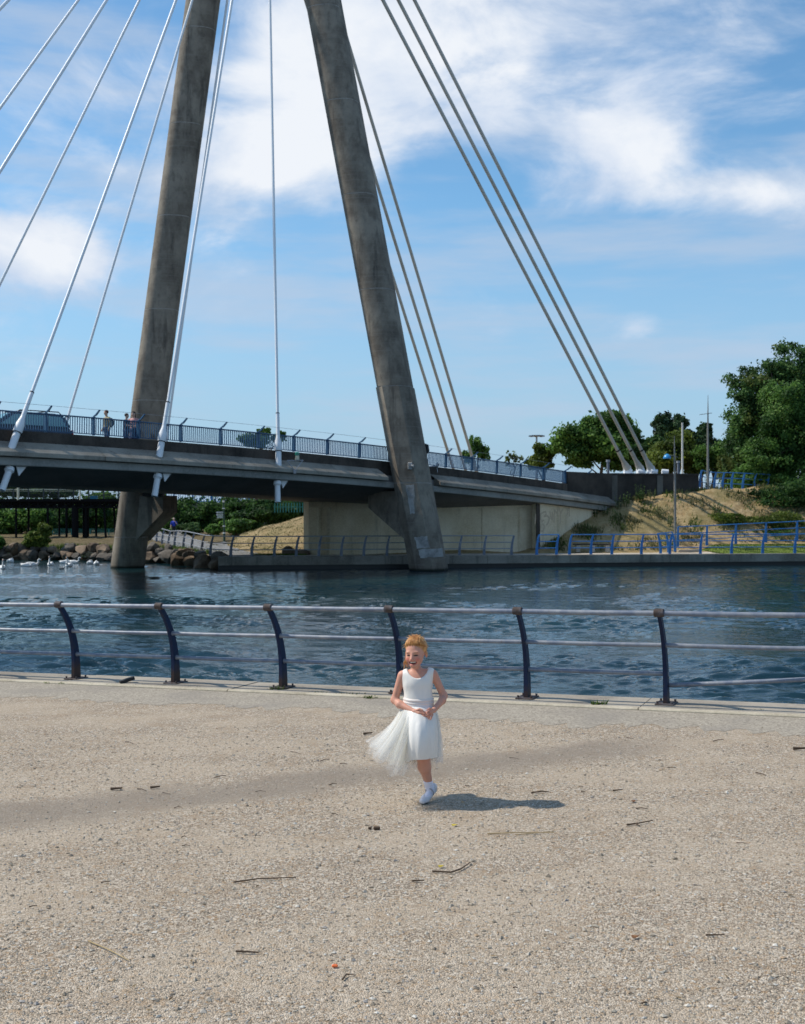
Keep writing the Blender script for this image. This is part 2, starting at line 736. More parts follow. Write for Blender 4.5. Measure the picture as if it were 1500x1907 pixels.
t = NT('old_asphalt')
a1 = t.noise(1.2, 5, .6)
a2 = t.noise(70, 3)
vv = t.n('ShaderNodeTexVoronoi')
vv.inputs['Scale'].default_value = 60
t.l(t.pos, vv.inputs['Vector'])
sc_ = t.n('ShaderNodeSeparateColor')
t.l(vv.outputs['Color'], sc_.inputs[0])
c = t.mix(sc_.outputs[0], (.23, .20, .16), (.43, .38, .305))
c = t.mix(t.mth('MULTIPLY', t.ramp(a1, .42, .66), .5), c, (.235, .21, .18))
t.bump(a2, .5, .008)
M['asphalt'] = t.done(c, .92, spec=.2)

M['coping'] = concrete('coping_concrete', (.21, .18, .145), (.36, .32, .26), .9, .35, 40, .3)
M['edging'] = concrete('pale_edging', (.34, .295, .215), (.52, .465, .36), 1.5, .2, 40, .3)
M['fender'] = concrete('dark_fender', (.10, .085, .07), (.20, .17, .14), 2, .4, 30, .3)
M['quay_wall'] = concrete('quay_wall', (.14, .125, .10), (.27, .25, .21), .8, .6, 18, .3, wet_shade=-.42)

# ------------------------------------------------------------------ near bank
def zg(x):
    return -.063 + .019 * x


FT = Vector((1.41, -.58, 0)).normalized()        # along the near railing
FM = Vector((FT.y, -FT.x, 0))                    # towards the land
FP0 = Vector((-4.26, 15.32, 0))                  # first post


def fence_pt(s, m):
    p = FP0 + FT * s + FM * m
    p.z = zg(p.x)
    return p


def sheet(name, m0, m1, dz, mat_, s0=-22, s1=40, ns=60, nm=2, drop=None):
    V, F = [], []
    for i in range(ns + 1):
        for j in range(nm + 1):
            p = fence_pt(s0 + (s1 - s0) * i / ns, m0 + (m1 - m0) * j / nm)
            V.append((p.x, p.y, p.z + dz))
    for i in range(ns):
        for j in range(nm):
            a = i * (nm + 1) + j
            F.append([a, a + nm + 1, a + nm + 2, a + 1])
    b = MB()
    b.add(V, F)
    return b


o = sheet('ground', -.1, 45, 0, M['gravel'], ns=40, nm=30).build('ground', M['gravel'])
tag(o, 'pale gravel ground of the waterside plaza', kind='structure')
# asphalt strip, with an uneven edge against the gravel
b = MB()
V, F = [], []
ns = 700
for i in range(ns + 1):
    s_ = -22 + 62 * i / ns
    w_ = 1.32 + .10 * math.sin(s_ * 1.3) + .06 * math.sin(s_ * 3.7 + 1) + .16 * random.uniform(-1, 1)
    for m_ in (.36, .8, w_):
        p = fence_pt(s_, m_)
        V.append((p.x, p.y, p.z + .006 - (.004 if m_ > 1 else 0)))
for i in range(ns):
    for j in range(2):
        a = i * 3 + j
        F.append([a, a + 3, a + 4, a + 1])
b.add(V, F)
tag(b.build('path', M['asphalt']), 'worn tarmac strip along the quay edge', kind='structure')
# coping slabs, pale edging kerb, timber fender, quay face
cop = thing('quay_coping', 'weathered concrete quay edge carrying the near railing', 'quay edge', fence_pt(0, 0))
s_ = -22.0
k_ = 0
while s_ < 40:
    L_ = 2.45
    b = MB()
    p0, p1 = fence_pt(s_ + .006, 0), fence_pt(s_ + L_ - .006, 0)
    top = .022 + .004 * math.sin(k_ * 2.3)
    b.prism([p0 + FM * -.39 + Vector((0, 0, -.3)), p0 + FM * .33 + Vector((0, 0, -.3)), p0 + FM * .33 + Vector((0, 0, top - .012)), p0 + FM * .315 + Vector((0, 0, top)),
             p0 + FM * -.37 + Vector((0, 0, top)), p0 + FM * -.39 + Vector((0, 0, top - .02))], p1 - p0)
    b.build('coping_slab', M['coping'], cop)
    b = MB()
    b.prism([p0 + FM * .334 + Vector((0, 0, -.1)), p0 + FM * .385 + Vector((0, 0, -.1)), p0 + FM * .385 + Vector((0, 0, .012)), p0 + FM * .37 + Vector((0, 0, .026)), p0 + FM * .334 + Vector((0, 0, .03))], p1 - p0)
    b.build('edging_kerb', M['edging'], cop)
    s_ += L_
    k_ += 1
b = MB()
p0, p1 = fence_pt(-22, 0), fence_pt(40, 0)
b.prism([p0 + FM * -.50 + Vector((0, 0, -.30)), p0 + FM * -.395 + Vector((0, 0, -.30)), p0 + FM * -.395 + Vector((0, 0, -.012)), p0 + FM * -.50 + Vector((0, 0, -.02))], p1 - p0)
b.build('fender_beam', M['fender'], cop)
b = MB()
b.prism([p0 + FM * -.36 + Vector((0, 0, -2.5)), p0 + FM * .1 + Vector((0, 0, -2.5)), p0 + FM * .1 + Vector((0, 0, -.302)), p0 + FM * -.36 + Vector((0, 0, -.302))], p1 - p0)
b.build('quay_face', M['quay_wall'], cop)

# loose stones on the gravel: uncountable
def stones():
    n = 42000
    u = RNG.random(n)
    y = 3.9 + 7.8 * u ** 1.25
    x = (RNG.random(n) - .5) * (y * .80 + .8)
    r = RNG.uniform(.003, .0075, n) * (1 + .9 * (RNG.random(n) > .95))
    # fewer on the grey diagonal band
    ln = np.abs(y - (.42 * x + 9.45))
    keep = (ln > .45) | (RNG.random(n) < .3)
    # stop at the tarmac
    mm = (x - FP0.x) * FM.x + (y - FP0.y) * FM.y
    keep &= mm > 1.4
    x, y, r = x[keep], y[keep], r[keep]
    n = len(x)
    base = np.array([(1, 0, 0), (0, 1, 0), (-1, 0, 0), (0, -1, 0), (0, 0, .7), (0, 0, -.7)])
    fc = np.array([(0, 1, 4), (1, 2, 4), (2, 3, 4), (3, 0, 4), (1, 0, 5), (2, 1, 5), (3, 2, 5), (0, 3, 5)])
    J = base[None] * RNG.uniform(.6, 1.3, (n, 6, 1)) + RNG.normal(0, .12, (n, 6, 3))
    a = RNG.random(n) * 6.28
    ca, sa = np.cos(a)[:, None], np.sin(a)[:, None]
    X = J[..., 0] * ca - J[..., 1] * sa
    Y = J[..., 0] * sa + J[..., 1] * ca
    Z = J[..., 2]
    V = np.stack([X * r[:, None] * 1.25 + x[:, None], Y * r[:, None] + y[:, None], Z * r[:, None] + (zg(x) + r * .25)[:, None]], -1).reshape(-1, 3)
    F = (fc[None] + (np.arange(n) * 6)[:, None, None]).reshape(-1, 3)
    o = link('gravel', np_mesh('gravel', V, F), M['stone'])
    tag(o, 'loose gravel stones scattered over the plaza', 'gravel', kind='stuff')


stones()


def bits():
    n = 2600
    y = RNG.uniform(4.2, 13.0, n)
    x = (RNG.random(n) - .5) * (y * .78 + .8)
    mm = (x - FP0.x) * FM.x + (y - FP0.y) * FM.y
    near_edge = np.exp(-((mm - 1.35) / .35) ** 2) + np.exp(-((mm - .45) / .15) ** 2)
    keep = (RNG.random(n) < .16 + .8 * near_edge) & (mm > .4)
    x, y = x[keep], y[keep]
    n = len(x)
    L = RNG.uniform(.006, .022, n)
    a = RNG.random(n) * 6.28
    dx, dy = np.cos(a) * L, np.sin(a) * L
    wx, wy = -np.sin(a) * L * .25, np.cos(a) * L * .25
    z = zg(x) + .009
    V = np.stack([np.stack([x - dx, y - dy, z], -1), np.stack([x + wx, y + wy, z + .004], -1), np.stack([x + dx, y + dy, z + .003], -1), np.stack([x - wx, y - wy, z + .002], -1)], 1).reshape(-1, 3)
    t = NT('dry_bits')
    m = t.done(t.mix(t.isl, (.06, .04, .02), (.26, .19, .10)), .9, spec=.1)
    o = link('leaf_litter', np_mesh('leaf_litter', V, np.arange(4 * n).reshape(-1, 4)), m)
    tag(o, 'specks of dry leaf litter drifted over the gravel', 'leaf litter', kind='stuff')


bits()

# ------------------------------------------------------------------ water
ZW = -.61


def water():
    # a fan of rows and columns: finer mesh towards the near quay, coarse far out to the sides
    ca = np.concatenate([-np.geomspace(6, .74, 26), np.linspace(-.72, .72, 760), np.geomspace(.74, 6, 26)])
    ys = [9.0]
    while ys[-1] < 74:
        ys.append(ys[-1] * 1.0034)
    ys = np.array(ys + [78, 84, 92])
    A, Y = np.meshgrid(ca, ys, indexing='ij')
    X = A * (Y + 1.5)
    sp = np.maximum((Y + 1.5) * .0019, Y * .0034)      # local grid spacing
    Z = np.zeros_like(X)
    rg = np.random.default_rng(21)

    def patch(sc, lo, hi, amp, ay=1.0):
        q = np.zeros_like(X)
        for _ in range(6):
            a = rg.uniform(0, 6.28)
            k = 6.28 / (sc * rg.uniform(.5, 2.0))
            q += np.sin((X * math.cos(a) + Y * ay * math.sin(a)) * k + rg.uniform(0, 6.28) + .8 * np.sin(X * .31 + Y * .23))
        return np.clip(.72 + amp * q, lo, hi)
    for lam0, lam1, n, slope in ((.15, .32, 22, .080), (.30, .62, 16, .078), (.6, 1.4, 9, .040), (1.6, 3.5, 5, .010)):
        L = np.zeros_like(X)
        for _ in range(n):
            lam = rg.uniform(lam0, lam1)
            a = math.radians(rg.normal(84, 26))
            k = 2 * math.pi / lam
            ph = (X * math.cos(a) + Y * math.sin(a)) * k + rg.uniform(0, 6.28) + 1.1 * np.sin(X * rg.uniform(.4, 1.6) + Y * rg.uniform(.3, 1.0) + rg.uniform(0, 6))
            L += (slope / k) * np.sin(ph) * np.clip(lam / (2.4 * sp) - .25, 0, 1)
        Z += L * patch(lam1 * 9, .15, 1.5, .25)
    Z *= patch(14.0, .35, 1.35, .22, 2.5) * np.interp(Y, [14, 26, 42, 60], [1.05, .9, .6, .45])
    fade = np.clip((.72 - np.abs(A)) / .05, 0, 1)
    Z = Z * fade + ZW
    V = np.stack([X, Y, Z], -1).reshape(-1, 3)
    nx, ny = X.shape
    i = np.arange(nx * ny).reshape(nx, ny)
    F = np.stack([i[:-1, :-1], i[1:, :-1], i[1:, 1:], i[:-1, 1:]], -1).reshape(-1, 4)
    t = NT('water')
    nz = t.noise(16.0, 3, .5, (.7, 1.2, 1))
    t.bump(nz, .25, .04)
    big = t.noise(.10, 4)
    c = t.mix(t.ramp(big, .35, .65), (.005, .024, .036), (.011, .040, .050))
    t.p.inputs['IOR'].default_value = 1.33
    m = t.done(c, .03, spec=.5)
    o = link('water', np_mesh('water', V, F, True), m)
    tag(o, 'rippled dark blue marine lake', kind='structure')


water()

# ------------------------------------------------------------------ far bank terrain
QX = np.array([-90, -40, -27, -20, -15.5, -13.2, -11.2, -9.6, -8.8, 0, 21.4, 40, 90])
QY = np.array([73, 71.5, 70.3, 68.8, 67.2, 64.6, 60.9, 58.5, 57.0, 58.6, 62.45, 65.8, 74.8])


def bank_y(x):
    return np.interp(x, QX, QY)


def sstep(t):
    t = np.clip(t, 0, 1)
    return t * t * (3 - 2 * t)


def terr(x, y):
    x = np.asarray(x, float)
    y = np.asarray(y, float)
    by = bank_y(x)
    z = np.zeros_like(x + y)
    # left: open ground behind the rocks, slowly rising
    left = sstep((-9.5 - x) / 3)
    z = z + left * (.02 + .10 * sstep((y - by) / 4) + .012 * np.clip(y - 85, 0, 60))
    # grassy slope left of the abutment
    hl = np.interp(x, [-11.4, -10.4, -8.2, -5.8, -3, 2, 6], [0, .75, 1.5, 2.13, 2.5, 2.5, 0])
    d0 = np.interp(x, [-11.4, -10.4, -8.2, -6.5, -4.5], [71, 69.5, 65, 62, 60.8])
    z = z + hl * sstep((y - d0) / (75.5 - d0)) * (y > by)
    # right: embankment under the dark retaining wall
    H = np.interp(x, [6.2, 7, 9.5, 12, 14.5, 17.8, 22, 30, 60], [0, .22, 1.5, 2.72, 3.15, 3.55, 3.75, 3.8, 3.8])
    dt = np.interp(x, [7, 10, 20, 30, 60], [63.8, 64.2, 66.0, 67.5, 72])
    dc = np.interp(x, [7, 9.5, 12, 17.8, 30, 60], [65.6, 67.6, 69.6, 70.9, 73, 78])
    u = np.clip((y - dt) / (dc - dt), 0, 1)
    lw = .42 * sstep((x - 16.2) / 1.2) * sstep((y - by - .45) / 3.3)
    z = z + lw + np.maximum(H - lw, 0) * (.75 * u + .25 * sstep(u)) * (x > 6.2)
    # unevenness
    r = .05 * np.sin(x * 1.7 + y * .9) + .04 * np.sin(x * 3.1 - y * 2.3) + .03 * np.sin(x * 5.3 + y * 4.1)
    z = z + r * np.clip((y - by - 4.0) / 3, 0, 1)
    return z


def terrain():
    xs = np.concatenate([np.linspace(-90, -31, 20), np.arange(-30, 36, .4), np.linspace(37, 90, 20)])
    tt = np.concatenate([np.linspace(0, 20, 56), np.linspace(21, 60, 30), np.array([70, 90, 130, 200, 300, 500])])
    V = []
    X = np.repeat(xs, len(tt))
    Y = bank_y(X) + .3 + np.tile(tt, len(xs))
    Z = terr(X, Y) - .02
    V = np.stack([X, Y, Z], -1)
    i = np.arange(len(xs) * len(tt)).reshape(len(xs), len(tt))
    F = np.stack([i[:-1, :-1], i[1:, :-1], i[1:, 1:], i[:-1, 1:]], -1).reshape(-1, 4)
    t = NT('dry_ground')
    a = t.noise(.35, 5, .6)
    b = t.noise(2.4, 5, .65)
    f = t.noise(16, 4, .7)
    c = t.mix(t.ramp(b, .35, .65), (.33, .225, .11), (.52, .385, .215))
    c = t.mix(t.mth('MULTIPLY', t.ramp(f, .46, .66), .7), c, (.15, .115, .05))
    c = t.mix(t.mth('MULTIPLY', t.ramp(a, .42, .62), .6), c, (.20, .175, .07))
    sp = t.n('ShaderNodeSeparateXYZ')
    t.l(t.pos, sp.inputs[0])
    lf = t.ramp(sp.outputs['X'], -3, 5, 1, 0)
    c = t.mix(t.mth('MULTIPLY', lf, .35), c, (.20, .17, .10))
    ll = t.ramp(sp.outputs['X'], -12.5, -9.5, 1, 0)  # left bank: brown soil, darkened in colour for the shade over it
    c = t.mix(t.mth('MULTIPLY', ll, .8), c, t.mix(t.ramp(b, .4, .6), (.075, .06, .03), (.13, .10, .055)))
    t.bump(t.mth('ADD', t.mth('MULTIPLY', b, 1.5), f), .6, .12)
    m = t.done(c, .95, spec=.1)
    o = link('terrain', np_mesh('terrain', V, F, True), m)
    tag(o, 'dry sandy grass bank across the water', kind='structure')


terrain()
M['paving'] = concrete('pale_paving', (.36, .31, .25), (.52, .46, .38), 1.2, .1, 20, .1)
M['tarmac'] = concrete('grey_tarmac', (.15, .147, .14), (.21, .205, .195), 1.0, .1, 40, .1)


def ribbon(name, pts, widths, mat_, label, dz=.012, n=60):
    """a path sheet that follows the terrain along a polyline"""
    P = np.array(pts, float)
    s = np.concatenate([[0], np.cumsum(np.linalg.norm(np.diff(P, axis=0), axis=1))])
    q = np.linspace(0, s[-1], n)
    x, y, w = np.interp(q, s, P[:, 0]), np.interp(q, s, P[:, 1]), np.interp(q, s, widths)
    tx, ty = np.gradient(x), np.gradient(y)
    L = np.hypot(tx, ty)
    nx, ny = -ty / L, tx / L
    V, F = [], []
    for i in range(n):
        for j in range(5):
            a = (j / 4 - .5) * w[i]
            X, Y = x[i] + nx[i] * a, y[i] + ny[i] * a
            V.append((X, Y, float(terr(X, max(Y, float(bank_y(X)) + .31))) + dz))
    for i in range(n - 1):
        for j in range(4):
            a = i * 5 + j
            F.append([a, a + 1, a + 6, a + 5])
    o = link(name, np_mesh(name, V, F, True), mat_)
    return tag(o, label, kind='structure')


ribbon('pavement', [(-8.9, 58.3), (0, 59.9), (16.7, 62.9)], [2.3, 2.3, 2.5], M['paving'], 'pale paved quayside walk below the bridge', n=120)
ribbon('path', [(-6.8, 58.9), (-8.5, 60.8), (-11.3, 69), (-14.6, 79.5), (-17.0, 88), (-20, 100), (-24, 116)], [2.0, 2.4, 2.8, 2.9, 3.0, 3.4, 4], M['tarmac'], 'grey path curving away along the far bank', dz=.03, n=90)
ribbon('path', [(-13.6, 77.5), (-11.6, 80), (-9, 83)], [1.6, 1.8, 2], M['tarmac'], 'branch path leaving towards the hedge', dz=.034, n=30)


t = NT('lawn')
M['lawn'] = t.done(t.mix(t.noise(6, 5), (.09, .13, .025), (.20, .25, .055)), .95, spec=.1)
ribbon('lawn', [(16.8, 63.45), (21.4, 64.35), (40, 67.65)], [3.3, 3.5, 3.5], M['lawn'], 'short green lawn behind the far blue railing', n=80)
# quay wall across the water
M['wet_shade'] = plain('shadow_black_wall', (.010, .010, .009), .5)  # shadow gap between coping and water painted in as near black
b = MB()
qs = [(-8.95, 57.0), (0, 58.6), (21.4, 62.45), (40, 65.8), (60, 69.4)]
qw = thing('quay_wall', 'low concrete quay wall along the far side of the water', 'wall', (0, 58.6, ZW))
for i in range(len(qs) - 1):
    a, c = Vector((*qs[i], 0)), Vector((*qs[i + 1], 0))
    L = (c - a).length
    nseg = max(1, round(L / 4.2))
    dv = (c - a) / nseg
    nrm = Vector((dv.y, -dv.x, 0)).normalized()
    for j in range(nseg):
        p = a + dv * (j + .002)
        b = MB()
        out = .10
        b.prism([p + nrm * out + Vector((0, 0, -.40)), p + nrm * out + Vector((0, 0, .0)), p + nrm * (out - .02) + Vector((0, 0, .02)), p - nrm * .4 + Vector((0, 0, .02)), p - nrm * .4 + Vector((0, 0, -.36))], dv * .996)
        b.build('coping_block', M['quay_wall'], qw)
    b = MB()
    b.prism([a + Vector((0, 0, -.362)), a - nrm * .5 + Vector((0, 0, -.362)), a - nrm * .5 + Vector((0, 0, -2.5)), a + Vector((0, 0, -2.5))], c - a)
    b.build('wall_face', M['wet_shade'], qw)

# grass and low weeds on the far bank: uncountable
M['grass_green'] = foliage('grass_green', (.07, .12, .02), (.18, .26, .05), trans=.3)
M['grass_dry'] = foliage('grass_dry', (.12, .13, .05), (.26, .24, .10), trans=.3)


def blades(name, pts, h, w, mat_, label):
    """pts (n,3): triangular blades"""
    n = len(pts)
    a = RNG.random(n) * 6.28
    hh = h * RNG.uniform(.5, 1.3, n)
    ww = w * RNG.uniform(.6, 1.3, n)
    lean = RNG.normal(0, .35, (n, 2)) * hh[:, None]
    dx, dy = np.cos(a) * ww, np.sin(a) * ww
    z0 = np.zeros(n)
    P = np.asarray(pts)
    V = np.stack([P + np.stack([dx, dy, z0], -1), P - np.stack([dx, dy, z0], -1), P + np.stack([lean[:, 0], lean[:, 1], hh], -1)], 1).reshape(-1, 3)
    F = np.arange(3 * n).reshape(-1, 3)
    o = link(name, np_mesh(name, V, F), mat_)
    return tag(o, label, 'grass', kind='stuff')


def scatter(n, x0, x1, fy0, fy1, clump=0, dens=None):
    x = RNG.uniform(x0, x1, n)
    y = fy0(x) + RNG.random(n) * (fy1(x) - fy0(x))
    if dens is not None:
        k = RNG.random(n) < dens(x, y)
        x, y = x[k], y[k]
    return np.stack([x, y, terr(x, y) - .03], -1)


pts = scatter(30000, 16.6, 45, lambda x: bank_y(x) + .55, lambda x: bank_y(x) + 3.4)
blades('grass', pts, .09, .022, M['grass_green'], 'short green lawn strip behind the far blue railing')
cl = lambda x, y: np.clip(.5 * (np.sin(x * 2.1 + y * 1.3) + np.sin(x * 1.1 - y * 2.7) + .35), 0, 1) ** 1.5
pts = scatter(26000, 7.5, 40, lambda x: np.interp(x, [7, 20, 40], [64, 66.2, 69.5]), lambda x: np.interp(x, [7, 9.5, 12, 17.8, 40], [65.6, 67.5, 69.5, 72, 76]), dens=cl)
blades('grass', pts, .26, .034, M['grass_dry'], 'tufts of dry grass over the sandy embankment')
cg = lambda x, y: np.clip(.5 * (np.sin(x * 1.3 - y * 1.9 + 1) + np.sin(x * 2.9 + y * .7) - .2), 0, 1) ** 1.3
pts = scatter(20000, 7.5, 40, lambda x: np.interp(x, [7, 20, 40], [64, 66.2, 69.5]), lambda x: np.interp(x, [7, 9.5, 12, 17.8, 40], [65.6, 67.5, 69.5, 72, 76]), dens=cg)
blades('grass', pts, .24, .034, M['grass_green'], 'patches of green weeds growing on the sandy embankment')
pts = scatter(14000, -12, -4.9, lambda x: bank_y(x) + 3.2, lambda x: bank_y(x) + 18, dens=lambda x, y: .25 + .5 * cl(x, y))
blades('grass', pts, .10, .02, M['grass_dry'], 'thin dry grass on the slope beside the bridge abutment')
pts = scatter(2600, -7.6, -4.9, lambda x: 60.2 + 0 * x + .18 * x + .1, lambda x: 61.6 + .18 * x)
blades('grass', pts, .12, .02, M['grass_green'], 'bright green grass strip at the foot of the abutment slope')
pts = scatter(9000, -24, -10.2, lambda x: bank_y(x) + .6, lambda x: bank_y(x) + 3.0, dens=lambda x, y: .2 + .8 * cl(x * 1.7, y))
blades('grass', pts, .28, .03, M['grass_green'], 'rough grass on top of the rocky bank')
# ------------------------------------------------------------------ cable-stayed bridge
U = Vector((1.4167, 1.44, 0)) / 2.02             # along the deck, away to the right
N = Vector((U.y, -U.x, 0))                       # out of the near edge, towards the viewer
DW = 9.0                                         # railing to railing


def ztop(k):
    kk = max(k, -4.0)
    return 5.86 - .0146 * kk - .00364 * kk * kk


def DP(k, o, dz):
    """deck point: bay k along the near railing, o outwards, dz below the top rail"""
    return Vector((-14.80 + 1.4167 * k, 42.6 + 1.44 * k, 0)) + N * o + Vector((0, 0, ztop(k) + dz))


def k_at(x, o):
    lo, hi = -12.0, 22.0
    for _ in range(50):
        m = (lo + hi) / 2
        p = DP(m, o, 0)
        if 750 + p.x / p.y * FPX < x:
            lo = m
        else:
            hi = m
    return lo


M['conc'] = concrete('weathered_concrete', (.085, .078, .066), (.17, .158, .135), .35, .5, 22, .25)
t = NT('mast_concrete')
big = t.noise(.55, 7, .65)
med = t.noise(2.6, 6, .65, (1, 1, .55))
brd = t.noise(1.0, 3, .5, (.25, .25, 14))
st = t.noise(2.0, 6, .62, (1, 1, .10))
fine = t.noise(16, 5, .6)
c = t.mix(t.ramp(big, .30, .68), (.135, .112, .088), (.29, .252, .20))
c = t.mix(t.mth('MULTIPLY', t.ramp(med, .46, .66), .55), c, (.095, .078, .062))
c = t.mix(t.mth('MULTIPLY', t.ramp(brd, .52, .66), .38), c, (.23, .205, .17))
c = t.mix(t.mth('MULTIPLY', t.ramp(st, .54, .70), .65), c, (.048, .042, .037))
c = t.mix(t.mth('MULTIPLY', t.ramp(fine, .52, .68), .22), c, (.27, .25, .215))
zz = t.n('ShaderNodeSeparateXYZ')
t.l(t.pos, zz.inputs[0])
c = t.mix(t.ramp(t.mth('ADD', zz.outputs['Z'], t.mth('MULTIPLY', big, .15)), -.51, -.37), (.012, .014, .010), c)
t.bump(t.mth('ADD', fine, brd), .3, .012)
M['conc_leg'] = t.done(c, .9, spec=.25)
M['conc_ledge'] = concrete('ledge_concrete', (.16, .145, .12), (.32, .295, .245), .5, .55, 18, .25)
M['conc_dark'] = concrete('stained_concrete', (.030, .026, .022), (.085, .068, .056), .9, .7, 18, .25)
M['conc_soffit'] = concrete('soffit_concrete', (.13, .125, .12), (.21, .20, .19), .4, .25, 12, .1)
M['conc_beam'] = concrete('beam_concrete', (.19, .19, .175), (.30, .295, .27), .4, .25, 12, .1)
M['conc_pale'] = concrete('abutment_concrete', (.56, .445, .285), (.72, .615, .45), .55, .4, 14, .2)
M['conc_patch'] = concrete('repair_mortar', (.20, .195, .185), (.40, .395, .38), 2.6, .5, 25, .3)
M['wall_dark'] = concrete('dark_retaining_wall', (.028, .024, .021), (.072, .06, .05), .8, .5, 25, .4)
M['joint'] = concrete('pale_joint', (.20, .185, .165), (.36, .34, .31), 3, .1, 25, .1)
M['bridge_blue'] = paint('bridge_blue_paint', (.018, .075, .16), .45, (.10, .14, .19), 9, (.62, .75))
M['white_steel'] = paint('white_steel', (.76, .78, .80), .4, (.60, .57, .52), 1.2, (.60, .8), var=.04)
M['stay_grey'] = paint('weathered_stay', (.50, .47, .41), .5, (.38, .34, .28), .8, (.45, .75), var=.08)
M['black'] = plain('black_rubber', (.015, .015, .016), .7)
M['galv'] = paint('galvanised_steel', (.30, .31, .33), .45, (.18, .17, .16), 8, (.55, .72), metal=.3, var=.15)

br = thing('cable_stayed_bridge', 'concrete cable-stayed bridge with a tall leaning mast and blue railings', 'bridge', (0, 56.4, ZW))

# --- deck ---------------------------------------------------------
def sweep(name, prof, k0, k1, mat_, parent=br, step=1.0, smooth=False):
    ks = [k0]
    while ks[-1] < k1 - 1e-6:
        ks.append(min(k1, ks[-1] + step))
    b = MB()
    b.loft([[DP(k, o_, z_) for (o_, z_) in prof] for k in ks])
    return b.build(name, mat_, parent, smooth)


KE = 19.0
sweep('deck', [(.10, -1.40), (.40, -1.42), (.40, -2.02), (.1, -2.045), (-2.4, -2.60), (-DW + 2.4, -2.60), (-DW - .1, -2.045), (-DW - .40, -2.02), (-DW - .40, -1.42), (-DW - .10, -1.40)], -16, KE, M['conc_soffit'])
sweep('plinth', [(.12, -.72), (.12, -1.46), (-.16, -1.46), (-.16, -.72)], -16, KE - .4, M['conc_dark'])
sweep('plinth', [(-DW - .12, -.72), (-DW + .16, -.72), (-DW + .16, -1.46), (-DW - .12, -1.46)], -16, KE - .4, M['conc_dark'])
led = [(.125, -1.13), (.84, -1.53), (.86, -1.55), (.86, -1.69), (.84, -1.71), (.41, -1.71), (.41, -1.32), (.125, -1.18)]
ledges = []
kk = -16.0
while kk < KE - .01:                                # precast ledge units, three bays long, cut round the mast leg
    k1 = min(KE, kk + 3)
    segs = [(kk, k1)]
    if kk < 9.55 < k1 or kk < 11.35 < k1:
        segs = [s for s in ((kk, min(k1, 9.55)), (max(kk, 11.35), k1)) if s[1] - s[0] > .02]
    for a, c in segs:
        ledges.append(sweep('edge_ledge', led, a + .004, c - .004, M['conc_ledge']))
    sweep('edge_ledge', [(-DW - o_, z_) for o_, z_ in led][::-1], kk + .004, k1 - .004, M['conc_ledge'])
    kk = k1
sweep('edge_beam', [(.405, -1.74), (.66, -1.74), (.66, -2.00), (.64, -2.03), (.405, -2.03)], -16, KE, M['conc_beam'])
sweep('edge_beam', [(-DW - .405, -1.74), (-DW - .405, -2.03), (-DW - .66, -2.03), (-DW - .66, -1.74)], -16, KE, M['conc_beam'])
M['road'] = concrete('road_asphalt', (.045, .045, .045), (.07, .07, .068), 1, .1, 40, .1)
sweep('roadway', [(-1.9, -1.46), (-1.9, -1.36), (-DW + 1.9, -1.36), (-DW + 1.9, -1.46)], -16, KE, M['road'])
sweep('footway', [(-.165, -1.46), (-.165, -1.26), (-1.88, -1.26), (-1.88, -1.46)], -16, KE, M['paving'])
sweep('footway', [(-DW + 1.88, -1.46), (-DW + 1.88, -1.26), (-DW + .165, -1.26), (-DW + .165, -1.46)], -16, KE, M['paving'])

# --- railings ------------------------------------------------------
pm = MB()
pm.box((0, 0, .36), (.055, .14, .70))
pm.box((0, 0, .71), (.08, .16, .03))
post_me = pm.mesh('post')
am = MB()                                          # raked arm on each post, carrying a wire
am.loft([[(-.025, -.06, .715), (.025, -.06, .715), (.025, .0, .75), (-.025, .0, .75)],
         [(-.025, .20, .76), (.025, .20, .76), (.025, .18, .83), (-.025, .18, .83)],
         [(-.025, .46, .94), (.025, .46, .94), (.025, .43, .98), (-.025, .43, .98)]])
arm_me = am.mesh('arm')
bm_ = MB()
LB = 2.02
for i in range(19):
    x = -LB / 2 + LB * (i + 1) / 20
    bm_.box((x, 0, .36), (.017, .050, .60))
bars_me = bm_.mesh('bar_panel')
bot = MB()
bot.box((0, 0, .05), (LB - .056, .04, .035))
bot_me = bot.mesh('bottom_rail')
tp = MB()
tp.box((0, 0, .685), (LB - .004, .075, .05), bev=.012)
top_me = tp.mesh('top_rail')
ry = math.atan2(U.y, U.x)
for side, o_ in (('near', 0.0), ('far', -DW)):
    rl = MB()
    p_ = DP(1, o_, -.72)
    rail = bpy.data.objects.new('railing', None)
    C.objects.link(rail)
    rail.parent = br
    rail.location = p_ - off(br)
    OFF[rail.name] = p_
    for k in range(-7, 19):
        kk = k
        if side == 'far' and k < -2:
            continue
        p = DP(kk, o_, -.70)
        if k <= 18:
            link('post', post_me, M['bridge_blue'], rail, p, (0, 0, ry))
            if k % 1 == 0 and side == 'near':
                link('arm', arm_me, M['bridge_blue'], rail, p + U * .0, (0, 0, ry - math.pi))
        if k < 17:
            a, c = DP(kk, o_, -.70), DP(kk + 1, o_, -.70)
            mid = (a + c) / 2
            sl = -math.asin((c.z - a.z) / (c - a).length)
            for nm, me in (('bar_panel', bars_me), ('bottom_rail', bot_me), ('top_rail', top_me)):
                link(nm, me, M['bridge_blue'], rail, mid, (0, sl, ry))
    if side == 'near':
        wires = MB()
        R = Matrix.Rotation(ry - math.pi, 3, 'Z')
        tip = R @ Vector((0, .42, .965))
        wires.tube([DP(k, o_, -.70) + tip for k in range(-7, 18)], .006, 4)
        w_ = wires.build('wire', M['galv'], rail)

# --- mast ----------------------------------------------------------
legR = (W(799.5, 1062, 56.4), W(472, -702, 58.0))
legL = (W(237.5, 1057, 59.5), W(472, -702, 58.0))


